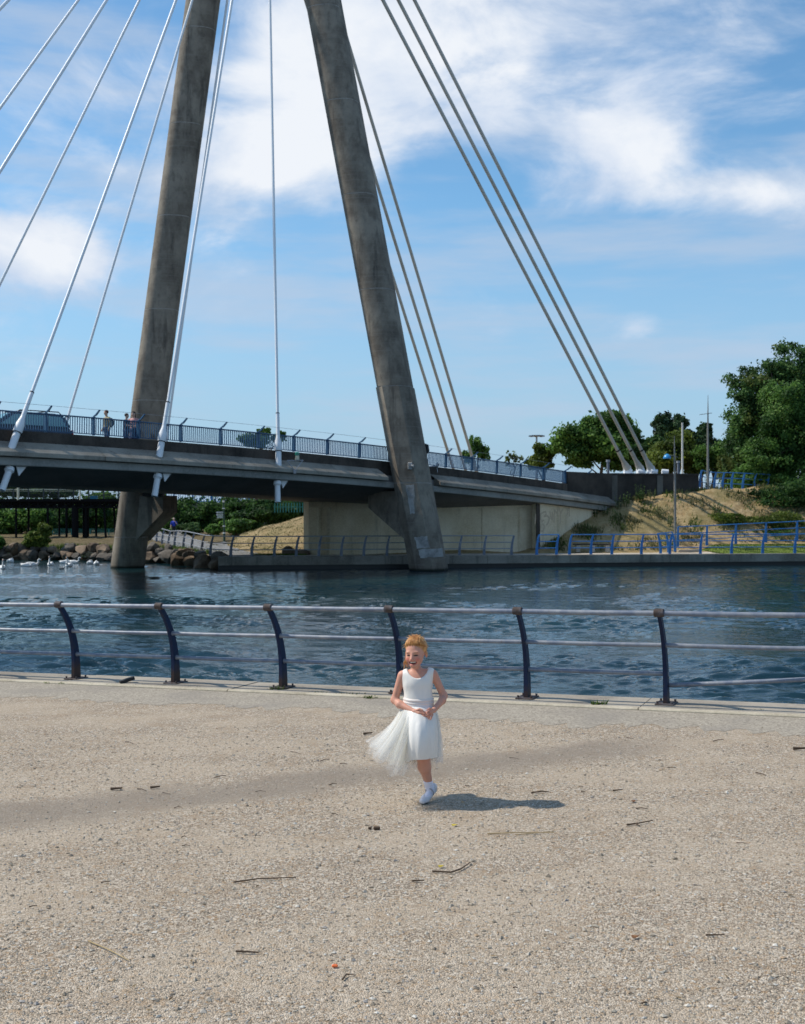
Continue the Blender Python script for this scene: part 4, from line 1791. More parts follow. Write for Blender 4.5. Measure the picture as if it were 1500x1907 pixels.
# bench and boulders
M['boulder'] = concrete('brown_rock', (.075, .052, .034), (.24, .175, .12), 1.3, .5, 8, .9)
M['boulder2'] = concrete('grey_rock', (.055, .047, .038), (.15, .13, .108), 1.2, .5, 8, .9)
bn = qpt(1104, 3.6)
o = thing('bench', 'low concrete bench with a dark slatted top at the foot of the bank', 'bench', bn)
for dx in (-.8, 0, .8):
    b = MB()
    b.box(bn + Vector((dx, 0, .2)), (.22, .4, .4), bev=.02)
    b.build('leg', M['paving'], o)
for dy in (-.16, 0, .16):
    b = MB()
    b.box(bn + Vector((0, dy, .44)), (2.1, .13, .07), bev=.01)
    b.build('slat', M['conc_dark'], o)


def rock(name, c, size, mat_, parent, seed, rot=0):
    rg = random.Random(seed)
    bm = bmesh.new()
    bmesh.ops.create_icosphere(bm, subdivisions=2, radius=1)
    ax = [Vector((rg.gauss(0, 1), rg.gauss(0, 1), rg.gauss(0, 1))).normalized() for _ in range(14)]
    pl = [rg.uniform(.42, .80) for _ in ax]
    for v in bm.verts:
        p = v.co.copy()
        for a, d in zip(ax, pl):
            q = p.dot(a)
            if q > d:
                p -= a * (q - d)
        p *= 1.25 * (1 + rg.uniform(-.03, .03))
        v.co = Vector((p.x * size[0], p.y * size[1], p.z * size[2]))
    R = Matrix.Rotation(rot, 4, 'Z')
    for v in bm.verts:
        v.co = R @ v.co + Vector(c) - off(parent)
    me = bpy.data.meshes.new(name)
    bm.to_mesh(me)
    bm.free()
    return link(name, me, mat_, parent, (0, 0, 0), local=True)


for x, y, s, lab in ((540, 1022, (.42, .3, .3), 'tan boulder on the green strip left of the abutment'), (562, 1024, (.62, .35, .2), 'flat pale boulder beside the abutment corner')):
    q = W(x, y + 4, 60.3)
    o = rock('boulder', (q.x, q.y, .14), s, M['boulder'], None, x)
    tag(o, lab, 'boulder')
# rocky bank
rb = thing('rock_bank', 'brown boulders lining the water below the far path', 'rocks', (-14, 63, ZW))
rg = random.Random(11)
x = -9.2
i = 0
while x > -29:
    for row in (0, 1):
        yb = float(bank_y(x))
        s = rg.uniform(.30, .70) * (.9 if row else 1.0)
        c = (x + rg.uniform(-.25, .25), yb + .05 + row * .42 + rg.uniform(-.1, .1), ZW + .22 + row * .42 + rg.uniform(-.06, .1))
        rock('rock', c, (s * rg.uniform(.85, 1.25), s * .75, s * rg.uniform(.55, .9)), M['boulder'] if rg.random() < .5 else M['boulder2'], rb, 100 + i, rg.uniform(0, 3))
        i += 1
    x -= rg.uniform(.40, .85)

# ------------------------------------------------------------------ trees and plants
M['leaf_dark'] = foliage('leaf_dark', (.022, .065, .016), (.098, .195, .045))
M['leaf_mid'] = foliage('leaf_mid', (.045, .114, .022), (.188, .334, .073))
M['leaf_olive'] = foliage('leaf_olive', (.065, .107, .016), (.220, .276, .053))
M['leaf_big'] = foliage('leaf_big', (.029, .081, .022), (.146, .269, .073), yel=(.163, .179, .049))
M['leaf_silver'] = foliage('leaf_silver', (.06, .10, .045), (.21, .27, .15))
M['leaf_plant'] = foliage('leaf_plant', (.05, .11, .035), (.19, .29, .11))
M['leaf_pine'] = foliage('leaf_pine', (0.016, 0.044, 0.018), (0.058, 0.117, 0.042), trans=.15)
M['bark'] = concrete('bark', (.05, .036, .024), (.12, .09, .065), 4, .5, 30, .5)


def leaf_mesh(name, clumps, n, size, seed, flat=.6, up=0.0):
    """clumps: (c, r3, weight); leaf rhombs spread through the clumps, denser towards their skin"""
    r = np.random.default_rng(seed)
    w = np.array([c[2] for c in clumps], float)
    k = r.choice(len(clumps), n, p=w / w.sum())
    cc = np.array([c[0] for c in clumps], float)[k]
    rr = np.array([c[1] for c in clumps], float)[k]
    d = r.normal(0, 1, (n, 3))
    d /= np.linalg.norm(d, axis=1, keepdims=True)
    rad = r.random(n) ** .45 * np.where(r.random(n) < .3, r.uniform(.9, 1.3, n), 1.0)
    P = cc + d * rr * rad[:, None] * (1 + r.normal(0, .12, n))[:, None]
    # leaf frames: roughly facing outwards, jittered
    nr = d + r.normal(0, .7, (n, 3)) + np.array([0, 0, up])
    nr /= np.linalg.norm(nr, axis=1, keepdims=True)
    a = np.cross(nr, r.normal(0, 1, (n, 3)))
    a /= np.linalg.norm(a, axis=1, keepdims=True)
    b = np.cross(nr, a)
    s = size * r.uniform(.55, 1.4, n)[:, None]
    V = np.stack([P + a * s, P + b * s * flat + nr * s * .12, P - a * s, P - b * s * flat + nr * s * .12], 1).reshape(-1, 3)
    F = np.arange(4 * n).reshape(-1, 4)
    return V, F


def crown_clumps(blobs, per, seed, fr=(.22, .42), core=.55):
    r = random.Random(seed)
    out = []
    for (c, rd) in blobs:
        vol = rd[0] * rd[1] * rd[2]
        out.append((c, (rd[0] * .74, rd[1] * .74, rd[2] * .74), core * vol ** (2 / 3)))
        for _ in range(per):
            d = Vector((r.gauss(0, 1), r.gauss(0, 1), r.gauss(0, 1))).normalized()
            q = r.uniform(.45, .98)
            s = r.uniform(*fr)
            p = (c[0] + d.x * rd[0] * q, c[1] + d.y * rd[1] * q, c[2] + d.z * rd[2] * q)
            out.append((p, (rd[0] * s * 1.15, rd[1] * s * 1.15, rd[2] * s * .85), s * s * vol ** (2 / 3)))
    return out


def tree(name, label, base, blobs, n, size, mat_, seed, per=16, trunk=.16, cat='tree', group=None, limbs=7, fr=(.22, .42), up=0.0, lean=0.0, core=.55):
    base = Vector(base)
    o = thing(name, label, cat, base, group)
    cl = crown_clumps(blobs, per, seed, fr, core)
    V, F = leaf_mesh(name, cl, n, size, seed, up=up)
    me = np_mesh('crown', V - np.array(base, dtype=float), F)
    link('crown', me, mat_, o, (0, 0, 0), local=True)
    r = random.Random(seed)
    top = max(blobs, key=lambda q: q[0][2] + q[1][2])
    tz = top[0][2] + top[1][2] * .5
    b = MB()
    q = Vector((top[0][0], top[0][1], tz))
    m1 = base.lerp(q, .4) + Vector((r.uniform(-.2, .2), 0, 0))
    b.tube([base - Vector((0, 0, .3)), base + Vector((lean, 0, .25)), m1, base.lerp(q, .75), q], [trunk * 1.3, trunk, trunk * .75, trunk * .45, trunk * .15], 8)
    for _ in range(limbs):
        c = r.choice(cl)
        st = base.lerp(q, r.uniform(.25, .7))
        e = Vector(c[0])
        b.tube([st, st.lerp(e, .5) + Vector((0, 0, .15)), e], [trunk * .42, trunk * .28, trunk * .08], 5)
    b.build('trunk', M['bark'], o, smooth=True)
    return o


def B(x, y, d, rx, ry):
    """crown blob from photo centre and half-sizes in pixels at distance d"""
    p = W(x, y, d)
    s = d / FPX
    return ((p.x, p.y, p.z), (rx * s, (rx + ry) * .5 * s, ry * s))


def TB(x, y, d):
    return W(x, y, d)


# right side, back to front
tree('pine_tree', 'dark pine with ragged top behind the white pole', W(1250, 930, 112), [B(1236, 800, 112, 22, 34), B(1262, 795, 112, 22, 30), B(1250, 830, 112, 42, 26), B(1285, 812, 112, 18, 14)], 13000, .17, M['leaf_pine'], 31, per=22, fr=(.14, .3))
tree('pine_tree', 'small dark pine left of the tall mast on the bank', W(1308, 930, 106), [B(1312, 800, 106, 14, 16), B(1310, 825, 106, 26, 24)], 6000, .16, M['leaf_pine'], 32, per=16, fr=(.16, .34))
tree('broadleaf_tree', 'rounded green tree behind the white stay anchors', W(1115, 930, 92), [B(1110, 815, 92, 72, 46), B(1062, 830, 92, 32, 26), B(1165, 820, 92, 40, 44), B(1130, 790, 92, 46, 24), B(1150, 850, 92, 44, 26), B(1195, 848, 92, 26, 30), B(1085, 850, 92, 30, 22)], 42000, .15, M['leaf_mid'], 33, per=24, limbs=10)
tree('broadleaf_tree', 'thin brownish small tree left of the rounded green tree', W(1012, 920, 94), [B(1015, 848, 94, 22, 26), B(1004, 862, 94, 22, 14)], 6500, .13, M['leaf_olive'], 34, per=14, limbs=10)
tree('shrub', 'olive green shrub tree behind the retaining wall', W(1262, 920, 84), [B(1262, 845, 84, 50, 38), B(1235, 862, 84, 30, 24), B(1295, 860, 84, 26, 28)], 22000, .12, M['leaf_olive'], 35, per=22, cat='shrub')
tree('shrub', 'dense green shrubs filling the gap between the rounded tree and the pines', W(1205, 925, 88), [B(1200, 850, 88, 34, 26), B(1222, 830, 88, 22, 24)], 9000, .12, M['leaf_dark'], 43, per=20, cat='shrub')
tree('shrub', 'mixed green bushes behind the tall mast and blue railing', W(1325, 925, 82), [B(1320, 858, 82, 30, 30), B(1345, 850, 82, 22, 40)], 9000, .11, M['leaf_mid'], 44, per=20, cat='shrub')
tree('young_tree', 'young upright tree with leafy shoots beyond the bridge railing', W(888, 925, 98), [B(880, 838, 98, 9, 28), B(893, 832, 98, 9, 26), B(905, 845, 98, 8, 18), B(868, 850, 98, 8, 14)], 2600, .12, M['leaf_mid'], 36, per=12, limbs=12, trunk=.06)
tree('young_tree', 'sparse nearly bare sapling beyond the bridge railing', W(954, 925, 98), [B(946, 852, 98, 7, 16), B(958, 850, 98, 6, 16), B(968, 856, 98, 6, 10)], 500, .10, M['leaf_olive'], 37, per=10, limbs=16, trunk=.045, core=.05)
tree('young_tree', 'leafy tree seen through the bridge railing by the middle stay', W(478, 925, 96), [B(470, 818, 96, 30, 16), B(492, 806, 96, 14, 12), B(520, 815, 96, 16, 14)], 2600, .14, M['leaf_mid'], 38, per=12, limbs=8, trunk=.1)
# big tree and its neighbours at the right edge
tree('broadleaf_tree', 'tall dark green tree at the right edge above the embankment', W(1452, 925, 79), [B(1405, 720, 79, 50, 50), B(1475, 690, 79, 62, 56), B(1392, 775, 79, 52, 52), B(1480, 780, 79, 90, 80), B(1372, 840, 79, 38, 62), B(1545, 720, 79, 70, 90), B(1440, 850, 79, 80, 66), B(1400, 890, 79, 56, 40), B(1355, 880, 79, 22, 34)], 76000, .105, M['leaf_big'], 40, per=34, trunk=.3, limbs=14, fr=(.14, .32))
tree('broadleaf_tree', 'lighter leafy tree in front of the tall tree at the right edge', W(1475, 945, 74), [B(1460, 770, 74, 52, 76), B(1425, 850, 74, 50, 58), B(1495, 840, 74, 60, 90), B(1400, 895, 74, 44, 36), B(1450, 905, 74, 60, 40), B(1545, 800, 74, 50, 110)], 56000, .09, M['leaf_mid'], 41, per=30, trunk=.2, limbs=12, fr=(.14, .32))
tree('shrub', 'dark bush spilling down the bank below the big tree', W(1470, 985, 70), [B(1450, 925, 70, 60, 26), B(1500, 915, 70, 50, 36), B(1550, 925, 70, 50, 46)], 13000, .085, M['leaf_dark'], 42, per=22, cat='shrub', trunk=.08)
# scrub on the lower embankment
for i, (x, y, rx, ry, lab) in enumerate(((1368, 968, 44, 13, 'brown and green scrub low on the embankment'), (1330, 985, 46, 8, 'flat green creeper above the ramp railing'), (1450, 968, 50, 16, 'tangled scrub under the trees beside the ramp'), (1410, 990, 70, 7, 'low green ground cover along the ramp'))):
    tree('shrub', lab, W(x, y + ry, 68.2 - .1 * i), [B(x, y, 68.2 - .1 * i, rx, ry)], 3600, .06, M['leaf_olive'] if i % 2 == 0 else M['leaf_mid'], 50 + i, per=24, cat='shrub', trunk=.03, limbs=4)

# upright wild plants along the wall and slope
def plant(label, x, y, h, w, seed, mat_='leaf_plant', dist=None):
    r = random.Random(seed)
    # stand it on the terrain where the photo shows its foot
    lo, hi = 60.0, 80.0
    d = dist
    if d is None:
        best = None
        for i in range(400):
            dd = 62 + i * .035
            p = W(x, y, dd)
            e = p.z - float(terr(p.x, p.y))
            if best is None or abs(e) < best[0]:
                best = (abs(e), dd)
        d = best[1]
    p = W(x, y, d)
    p.z = float(terr(p.x, p.y)) if dist is None else p.z
    s = d / FPX
    o = thing('wild_plant', label, 'plant', p, 'wild plants on the embankment')
    H, Wd = h * s, w * s
    V, F = [], []
    st = MB()
    for k in range(max(4, int(w / 3.0))):
        bx, by = r.uniform(-Wd, Wd) / 2, r.uniform(-Wd, Wd) / 3
        hh = H * r.uniform(.55, 1.05)
        st.tube([(bx * .5, by * .5, -.05), (bx, by, hh)], [.012, .005], 4)
        for q in range(20):
            u = r.uniform(.12, 1.0)
            a = r.uniform(0, 6.28)
            L = H * .17 * (1.25 - .6 * u)
            c = Vector((bx * (.5 + .5 * u), by * (.5 + .5 * u), hh * u))
            dv = Vector((math.cos(a), math.sin(a), .55)).normalized() * L
            sd = Vector((-math.sin(a), math.cos(a), 0)) * L * .26
            n0 = len(V)
            V += [c, c + dv * .5 + sd, c + dv, c + dv * .5 - sd]
            F.append([n0, n0 + 1, n0 + 2, n0 + 3])
    me = np_mesh('leaves', np.array([tuple(v) for v in V]), np.array(F))
    link('leaves', me, M[mat_], o, (0, 0, 0), local=True)
    link('stems', st.mesh('stems'), M['leaf_olive'], o, (0, 0, 0), local=True)


for i, (x, y, h, w, lab) in enumerate((
        (1110, 962, 24, 16, 'leafy green plant at the end of the wing wall'), (1128, 960, 22, 14, 'small leafy plant just right of the wing wall end'),
        (1152, 948, 26, 18, 'bushy green plant left of a pair under the dark wall'), (1168, 942, 26, 16, 'bushy green plant right of a pair under the dark wall'),
        (1192, 934, 32, 24, 'largest bright green plant against the dark wall'), (1215, 930, 20, 18, 'low grey green plant right of the largest plant'),
        (1238, 920, 26, 20, 'feathery plant by the wall left of the lamp post'), (1252, 918, 26, 18, 'tall feathery plant just behind the lamp post top bank'),
        (1272, 930, 20, 26, 'spreading grey green plant on bare soil'), (1300, 910, 22, 24, 'plants at the wall end below the blue railing'), (1318, 910, 22, 18, 'plant tuft at the foot of the tall mast'),
        (1246, 980, 22, 16, 'lone plant half way down the slope by the lamp post'), (1334, 955, 22, 26, 'grey green plant on the slope right of the lamp post'), (1230, 962, 12, 22, 'small sprawling plant in the middle of the slope'),
        (1162, 985, 14, 18, 'small plant low on the slope above the quay'), (1095, 985, 16, 12, 'small weed at the foot of the wing wall'))):
    plant(lab, x, y, h, w, 300 + i, 'leaf_plant' if i % 3 != 2 else 'leaf_silver')

# left background vegetation
hedge = [
    ('hedge', 'dark clipped hedge mass behind the walking man', (360, 985, 104), [(355, 965, 60, 34), (420, 960, 50, 34), (470, 962, 50, 30)], 15000, 'leaf_dark'),
    ('hedge', 'dark hedge rising towards the abutment', (520, 970, 96), [(500, 955, 50, 24), (545, 950, 40, 18)], 9000, 'leaf_dark'),
    ('bush', 'light green bush beside the fingerpost', (440, 990, 88), [(440, 978, 34, 14), (400, 985, 16, 10)], 5000, 'leaf_mid'),
    ('bush', 'low green plants beside the walking man', (350, 985, 99), [(350, 982, 26, 8)], 2200, 'leaf_plant'),
    ('bush', 'yellow green bush overhanging the rocks at left', (68, 1015, 69.5), [(66, 1004, 26, 14), (84, 990, 12, 18)], 5200, 'leaf_olive'),
    ('bush', 'bush on the rocky bank at the left edge', (-2, 1018, 69.5), [(-6, 1008, 16, 14)], 2400, 'leaf_mid'),
    ('broadleaf_tree', 'dense green thicket left of the pier columns', (30, 1000, 108), [(25, 975, 50, 30), (-30, 965, 60, 44), (70, 965, 36, 30)], 13000, 'leaf_mid'),
    ('broadleaf_tree', 'dark tree behind the middle of the pier', (130, 1000, 112), [(120, 965, 40, 32), (160, 960, 40, 30)], 9000, 'leaf_dark'),
    ('broadleaf_tree', 'light green tree seen above the pier railing', (120, 960, 118), [(118, 912, 36, 16), (60, 915, 34, 14), (10, 905, 40, 22)], 7000, 'leaf_plant'),
    ('broadleaf_tree', 'green tree behind the pier near the mast foot', (205, 1000, 114), [(205, 965, 34, 34), (190, 930, 30, 14)], 8000, 'leaf_mid'),
]
for i, (nm, lab, (bx, by, d), bl, n, mt) in enumerate(hedge):
    tree(nm, lab, W(bx, by, d), [B(x, y, d, rx, ry) for x, y, rx, ry in bl], int(n * 1.7), .0013 * d, M[mt], 70 + i, per=20, cat='bush' if nm in ('hedge', 'bush') else 'tree', trunk=.08, limbs=5)

# distant belt of trees that closes the view under the deck and beyond the bank
cl = []
rg = random.Random(5)
for i in range(150):
    x = -95 + 190 * i / 149 + rg.uniform(-1, 1)
    y = 150 + rg.uniform(-6, 10)
    cl.append(((x, y, 1.6 + rg.uniform(0, 1.6)), (2.4, 2, 2.0 + rg.uniform(0, 1.2)), 1))
V, F = leaf_mesh('woodland', cl, 36000, .24, 99)
o = link('woodland', np_mesh('woodland', V, F), M['leaf_dark'])
tag(o, 'distant belt of low woodland behind the far bank', 'trees', kind='stuff')

# ------------------------------------------------------------------ pier and far structures at left
M['pier_dark'] = plain('pier_iron', (.006, .006, .007), .7, spec=.1)
M['pier_rail'] = plain('pier_rail', (.02, .028, .034), .5)
M['pier_cream'] = plain('pier_cream', (.55, .54, .42), .5)
PD = 95.0
pz = lambda y: W(0, y, PD).z
px_ = lambda x: W(x, 0, PD).x
o = thing('pier', 'dark iron pier on slim columns beyond the bridge', 'pier', (px_(100), PD, 0))
x0, x1 = px_(-260), px_(236)
b = MB()
b.box(((x0 + x1) / 2, PD + 1.6, pz(931.5)), (x1 - x0, 3.6, .22))
b.build('deck', M['pier_dark'], o)
for yy in (PD, PD + 3.2):
    b = MB()
    b.box(((x0 + x1) / 2, yy, pz(945)), (x1 - x0, .16, .12))
    b.box(((x0 + x1) / 2, yy, pz(934.4)), (x1 - x0, .16, .10))
    n = 30
    for i in range(n):
        xa, xb = x0 + (x1 - x0) * i / n, x0 + (x1 - x0) * (i + 1) / n
        b.tube([(xa, yy, pz(945)), (xb, yy, pz(934))], .10, 4)
        b.tube([(xb, yy, pz(945)), (xa, yy, pz(934))], .075, 4)
        b.box((xa, yy, pz(939.5)), (.12, .1, pz(934) - pz(945)))
    b.build('lattice_girder', M['pier_dark'], o)
for x, r in ((89, .09), (124, .10), (140, .28), (160, .09), (198, .09), (30, .09), (-30, .1)):
    for yy in (PD, PD + 3.2):
        b = MB()
        b.tube([(px_(x), yy, -.3), (px_(x - (4 if x == 198 else 0)), yy, pz(945))], r, 8)
        b.build('column', M['pier_dark'], o)
for i, x in enumerate(range(-86, 236, 28)):
    b = MB()
    b.box((px_(x), PD - .15, (pz(911) + pz(931)) / 2), (.10, .08, pz(911) - pz(931)))
    b.build('railing_post', M['pier_rail'], o)
for y in (911.5, 914.5, 917.5, 920.5, 923.5, 926.5):
    b = MB()
    b.box(((x0 + x1) / 2, PD - .15, pz(y)), (x1 - x0, .04, .035 if y > 912 else .07))
    b.build('railing_bar', M['pier_rail'] if y > 915 else M['pier_cream'], o)
for x in (36, 151):
    b = MB()
    b.tube([(px_(x), PD - .3, pz(931)), (px_(x), PD - .3, pz(885))], .10 if x == 36 else .06, 8)
    b.build('lamp_column', M['pier_cream'], o, smooth=True)
b = MB()
b.box((px_(163), PD + 2, pz(926.5)), (.55, .4, .4))
b.build('cabinet', plain('teal_box', (.02, .2, .28), .5), o)
# teal mesh fence beneath the pier
M['teal'] = plain('teal_fence', (.03, .19, .17), .5)
fd = 104.0
o = thing('mesh_fence', 'teal mesh fence under the pier', 'fence', (W(150, 0, fd).x, fd, 0))
for x in range(98, 250, 35):
    b = MB()
    p = W(x, 1004, fd)
    b.box((p.x, fd, p.z + .42), (.09, .06, .95))
    b.build('post', M['teal'], o)
b = MB()
xa, xb = W(96, 0, fd).x, W(240, 0, fd).x
za, zb = W(0, 1004, fd).z, W(0, 985, fd).z
for i in range(60):
    x = xa + (xb - xa) * i / 59
    b.box((x, fd + .04, (za + zb) / 2), (.022, .02, zb - za))
for i in range(8):
    b.box(((xa + xb) / 2, fd + .05, za + (zb - za) * i / 7), (xb - xa, .012, .022))
b.build('mesh_panel', M['teal'], o)
# blue-railed road beyond
rd = 118.0
o = thing('road_parapet', 'far blue railing on a grey parapet behind the hedge', 'railing', (W(420, 0, rd).x, rd, 0))
xa, xb = W(255, 0, rd).x, W(640, 0, rd).x
b = MB()
b.box(((xa + xb) / 2, rd, W(0, 938, rd).z - 1.0), (xb - xa, .3, 2.2))
b.build('parapet', M['conc'], o)
b = MB()
for i in range(90):
    x = xa + (xb - xa) * i / 89
    b.box((x, rd - .2, W(0, 927, rd).z), (.045, .04, .85))
b.build('bar_panel', M['rail_blue'], o)
for y in (919, 934):
    b = MB()
    b.box(((xa + xb) / 2, rd - .2, W(0, y, rd).z), (xb - xa, .06, .08))
    b.build('rail', M['rail_blue'], o)
for i in range(12):
    x = xa + (xb - xa) * i / 11
    b = MB()
    b.box((x, rd - .2, W(0, 926.5, rd).z), (.14, .1, .92))
    b.build('post', M['rail_blue'], o)
# dark bollard fence near the abutment top
fd2 = 92.0
o = thing('palisade_fence', 'dark teal palisade fence at the top of the slope by the abutment', 'fence', (W(545, 0, fd2).x, fd2, 1.5))
for i in range(14):
    x = 512 + i * 5.2
    p = W(x, 952, fd2)
    b = MB()
    b.box((p.x, fd2, p.z + .28), (.07, .04, .75))
    b.build('pale', M['teal'], o)
b = MB()
p0, p1 = W(510, 944, fd2), W(584, 944, fd2)
b.box(((p0.x + p1.x) / 2, fd2 + .04, p0.z), (p1.x - p0.x, .03, .05))
b.build('rail', M['teal'], o)

# ------------------------------------------------------------------ car on the bridge
M['car_blue'] = paint('car_paint', (.008, .026, .060), .3, None, var=.1, spec=.6)
M['glass_dark'] = plain('car_glass', (.16, .34, .38), .15, spec=.5)
M['chrome'] = plain('roof_rail', (.10, .10, .11), .4, .6)
M['red'] = plain('tail_red', (.35, .015, .012), .35)
ck = 1.15
cpos = DP(ck, -3.25, -1.36)
car = thing('car', 'dark blue estate car with roof bars driving across the bridge', 'car', cpos)
CR = Matrix.Rotation(ry + math.pi, 4, 'Z')        # heads to the left
car.rotation_euler = (0, 0, ry + math.pi)
prof_lo = [(-2.15, .32), (-2.2, .62), (-2.12, .92), (2.08, .98), (2.2, .72), (2.2, .34)]   # x, z ; +x = front in local
# local: front towards +x
side = [(-2.18, .30), (-2.22, .70), (-2.12, 1.02), (.95, 1.02), (1.95, .90), (2.2, .68), (2.2, .32)]
cab = [(-2.10, 1.02), (-1.88, 1.52), (-1.55, 1.62), (.05, 1.62), (.35, 1.55), (1.08, 1.02)]


def extr(b, prof, hw, inset_top=0.0, zmin=0, zmax=1):
    rings = []
    for s, sh in ((-1, .05), (-1, 0), (1, 0), (1, .05)):
        pass
    a = [Vector((x, -hw + inset_top * max(0, (z - zmin) / (zmax - zmin)), z)) for x, z in prof]
    c = [Vector((x, hw - inset_top * max(0, (z - zmin) / (zmax - zmin)), z)) for x, z in prof]
    return b.loft([a, c])


def bevel_build(b, name, mat_, parent, w=.04):
    me = b.mesh(name)
    bm = bmesh.new()
    bm.from_mesh(me)
    bmesh.ops.bevel(bm, geom=list(bm.edges), offset=w, segments=2, affect='EDGES', clamp_overlap=True)
    bm.to_mesh(me)
    bm.free()
    sharp(me, 35)
    return link(name, me, mat_, parent, (0, 0, 0), local=True)


b = MB()
extr(b, side, .88)
body = bevel_build(b, 'body', M['car_blue'], car, .06)
b = MB()
extr(b, cab, .86, .16, 1.02, 1.62)
bevel_build(b, 'cabin', M['car_blue'], car, .05)
for s in (-1, 1):
    for q in ([(-1.92, 1.10), (-1.72, 1.48), (-1.15, 1.52), (-1.12, 1.10)], [(-1.02, 1.10), (-1.04, 1.52), (-.22, 1.53), (-.18, 1.10)], [(-.08, 1.10), (-.12, 1.53), (.22, 1.50), (.82, 1.10)]):
        b = MB()
        b.prism([(x, s * (.872 - .16 * (z - 1.02) / .6), z) for x, z in q], (0, s * .006, 0))
        link('window', b.mesh('window'), M['glass_dark'], car, (0, 0, 0), local=True)
    b = MB()
    b.tube([(-1.75, s * .66, 1.60), (-1.65, s * .66, 1.69), (-.05, s * .66, 1.69), (.1, s * .66, 1.60)], .022, 6)
    link('roof_rail', b.mesh('roof_rail', True), M['chrome'], car, (0, 0, 0), local=True)
    b = MB()
    b.box((-2.19, s * .76, .86), (.06, .16, .26), bev=.02)
    link('tail_light', b.mesh('tail_light'), M['red'], car, (0, 0, 0), local=True)
    for x in (-1.35, 1.38):
        b = MB()
        b.tube([(x, s * .72, .33), (x, s * .76, .33), (x, s * .88, .33), (x, s * .90, .33)], [.30, .33, .33, .30], 20)
        wh = link('wheel', b.mesh('tyre', True), M['black'], car, (0, 0, 0), local=True)
        b = MB()
        b.tube([(x, s * .895, .33), (x, s * .91, .33)], [.21, .19], 16)
        link('rim', b.mesh('rim', True), M['chrome'], wh, (0, 0, 0), local=True)
b = MB()
b.prism([(.42, -.66, 1.53), (1.06, -.76, 1.05), (1.06, .76, 1.05), (.42, .66, 1.53)], (.012, 0, .016))
link('windscreen', b.mesh('windscreen'), M['glass_dark'], car, (0, 0, 0), local=True)
b = MB()
b.prism([(-1.93, -.62, 1.50), (-2.12, -.74, 1.10), (-2.12, .74, 1.10), (-1.93, .62, 1.50)], (-.012, 0, .008))
link('rear_window', b.mesh('rear_window'), M['glass_dark'], car, (0, 0, 0), local=True)
for x in (-1.25, -.3):
    b = MB()
    b.box((x, 0, 1.71), (.06, 1.36, .035))
    link('roof_bar', b.mesh('roof_bar'), M['chrome'], car, (0, 0, 0), local=True)

# ------------------------------------------------------------------ people in the distance
M['attr'] = attr_mat('cloth_and_skin', .75)


def person(label, base, H, face, top, legs, skin, hair, shoes=(.03, .03, .03), pose='stand', arms='down', longhair=False, bag=None, skirt=None, vox=.016):
    """standing or walking figure; face = heading angle"""
    s = H / 1.7
    f = np.array([math.cos(face), math.sin(face), 0])
    r = np.array([math.sin(face), -math.cos(face), 0])      # the figure's right
    Z = np.array([0, 0, 1.])
    A = lambda fo, ri, up: (f * fo + r * ri + Z * up) * s
    S = SDF((-.5 * s, -.5 * s, -.03), (.5 * s, .5 * s, H * 1.06), vox)
    st = .20 if pose == 'walk' else .03
    for sd, fo in ((-1, st), (1, -st)):
        S.cap(A(0, sd * .085, .88), A(fo * .55, sd * .085, .48), .082 * s, .058 * s, .03, legs if skirt is None else skin)
        S.cap(A(fo * .55, sd * .085, .48), A(fo - .03, sd * .085, .09), .056 * s, .038 * s, .02, legs if skirt is None else skin)
        S.cap(A(fo - .06, sd * .085, .045), A(fo + .13, sd * .09, .035), .042 * s, .035 * s, .015, shoes)
    if skirt is not None:
        S.cap(A(0, 0, .98), A(0, 0, .62), .12 * s, .19 * s, .03, skirt)
    S.el(A(0, 0, .95), (.155 * s, .155 * s, .12 * s), .05, None, legs if skirt is None else skirt)
    S.cap(A(0, 0, 1.02), A(.02, 0, 1.28), .125 * s, .135 * s, .05, top)
    S.cap(A(0, -.13, 1.36), A(0, .13, 1.36), .068 * s, .068 * s, .06, top)
    for sd in (-1, 1):
        sh = A(0, sd * .19, 1.36)
        if arms == 'face' and sd == -1:
            el, ha = A(.16, sd * .26, 1.14), A(.22, sd * .08, 1.40)
        elif arms == 'rail':
            el, ha = A(.12, sd * .26, 1.16), A(.34, sd * .18, 1.14)
        else:
            el, ha = A(-.03 + .1 * sd * (pose == 'walk'), sd * .25, 1.10), A(.08 + .16 * sd * (pose == 'walk'), sd * .24, .88)
        S.cap(sh, el, .052 * s, .042 * s, .03, top)
        S.cap(el, ha, .040 * s, .030 * s, .02, skin if arms != 'down' else top)
        S.el(ha, (.04 * s,) * 3, .02, None, skin)
    S.cap(A(.0, 0, 1.40), A(.03, 0, 1.52), .05 * s, .048 * s, .02, skin)
    S.el(A(.045, 0, 1.585), (.078 * s, .072 * s, .105 * s), .02, None, skin)
    S.cap(A(.10, 0, 1.575), A(.128, 0, 1.56), .018 * s, .014 * s, .01, skin)
    S.el(A(.02, 0, 1.625), (.092 * s, .086 * s, .082 * s), .01, None, hair)
    if longhair:
        S.cap(A(-.03, 0, 1.60), A(-.12, 0, 1.28), .085 * s, .05 * s, .03, hair)
    if bag is not None:
        S.el(A(-.19, 0, 1.2), (.12 * s, .12 * s, .2 * s), .02, None, bag)
    me = S.mesh('person')
    vcol(me, S.colors(top))
    o = link('person', me, M['attr'], None, base)
    tag(o, label, 'person')
    return o


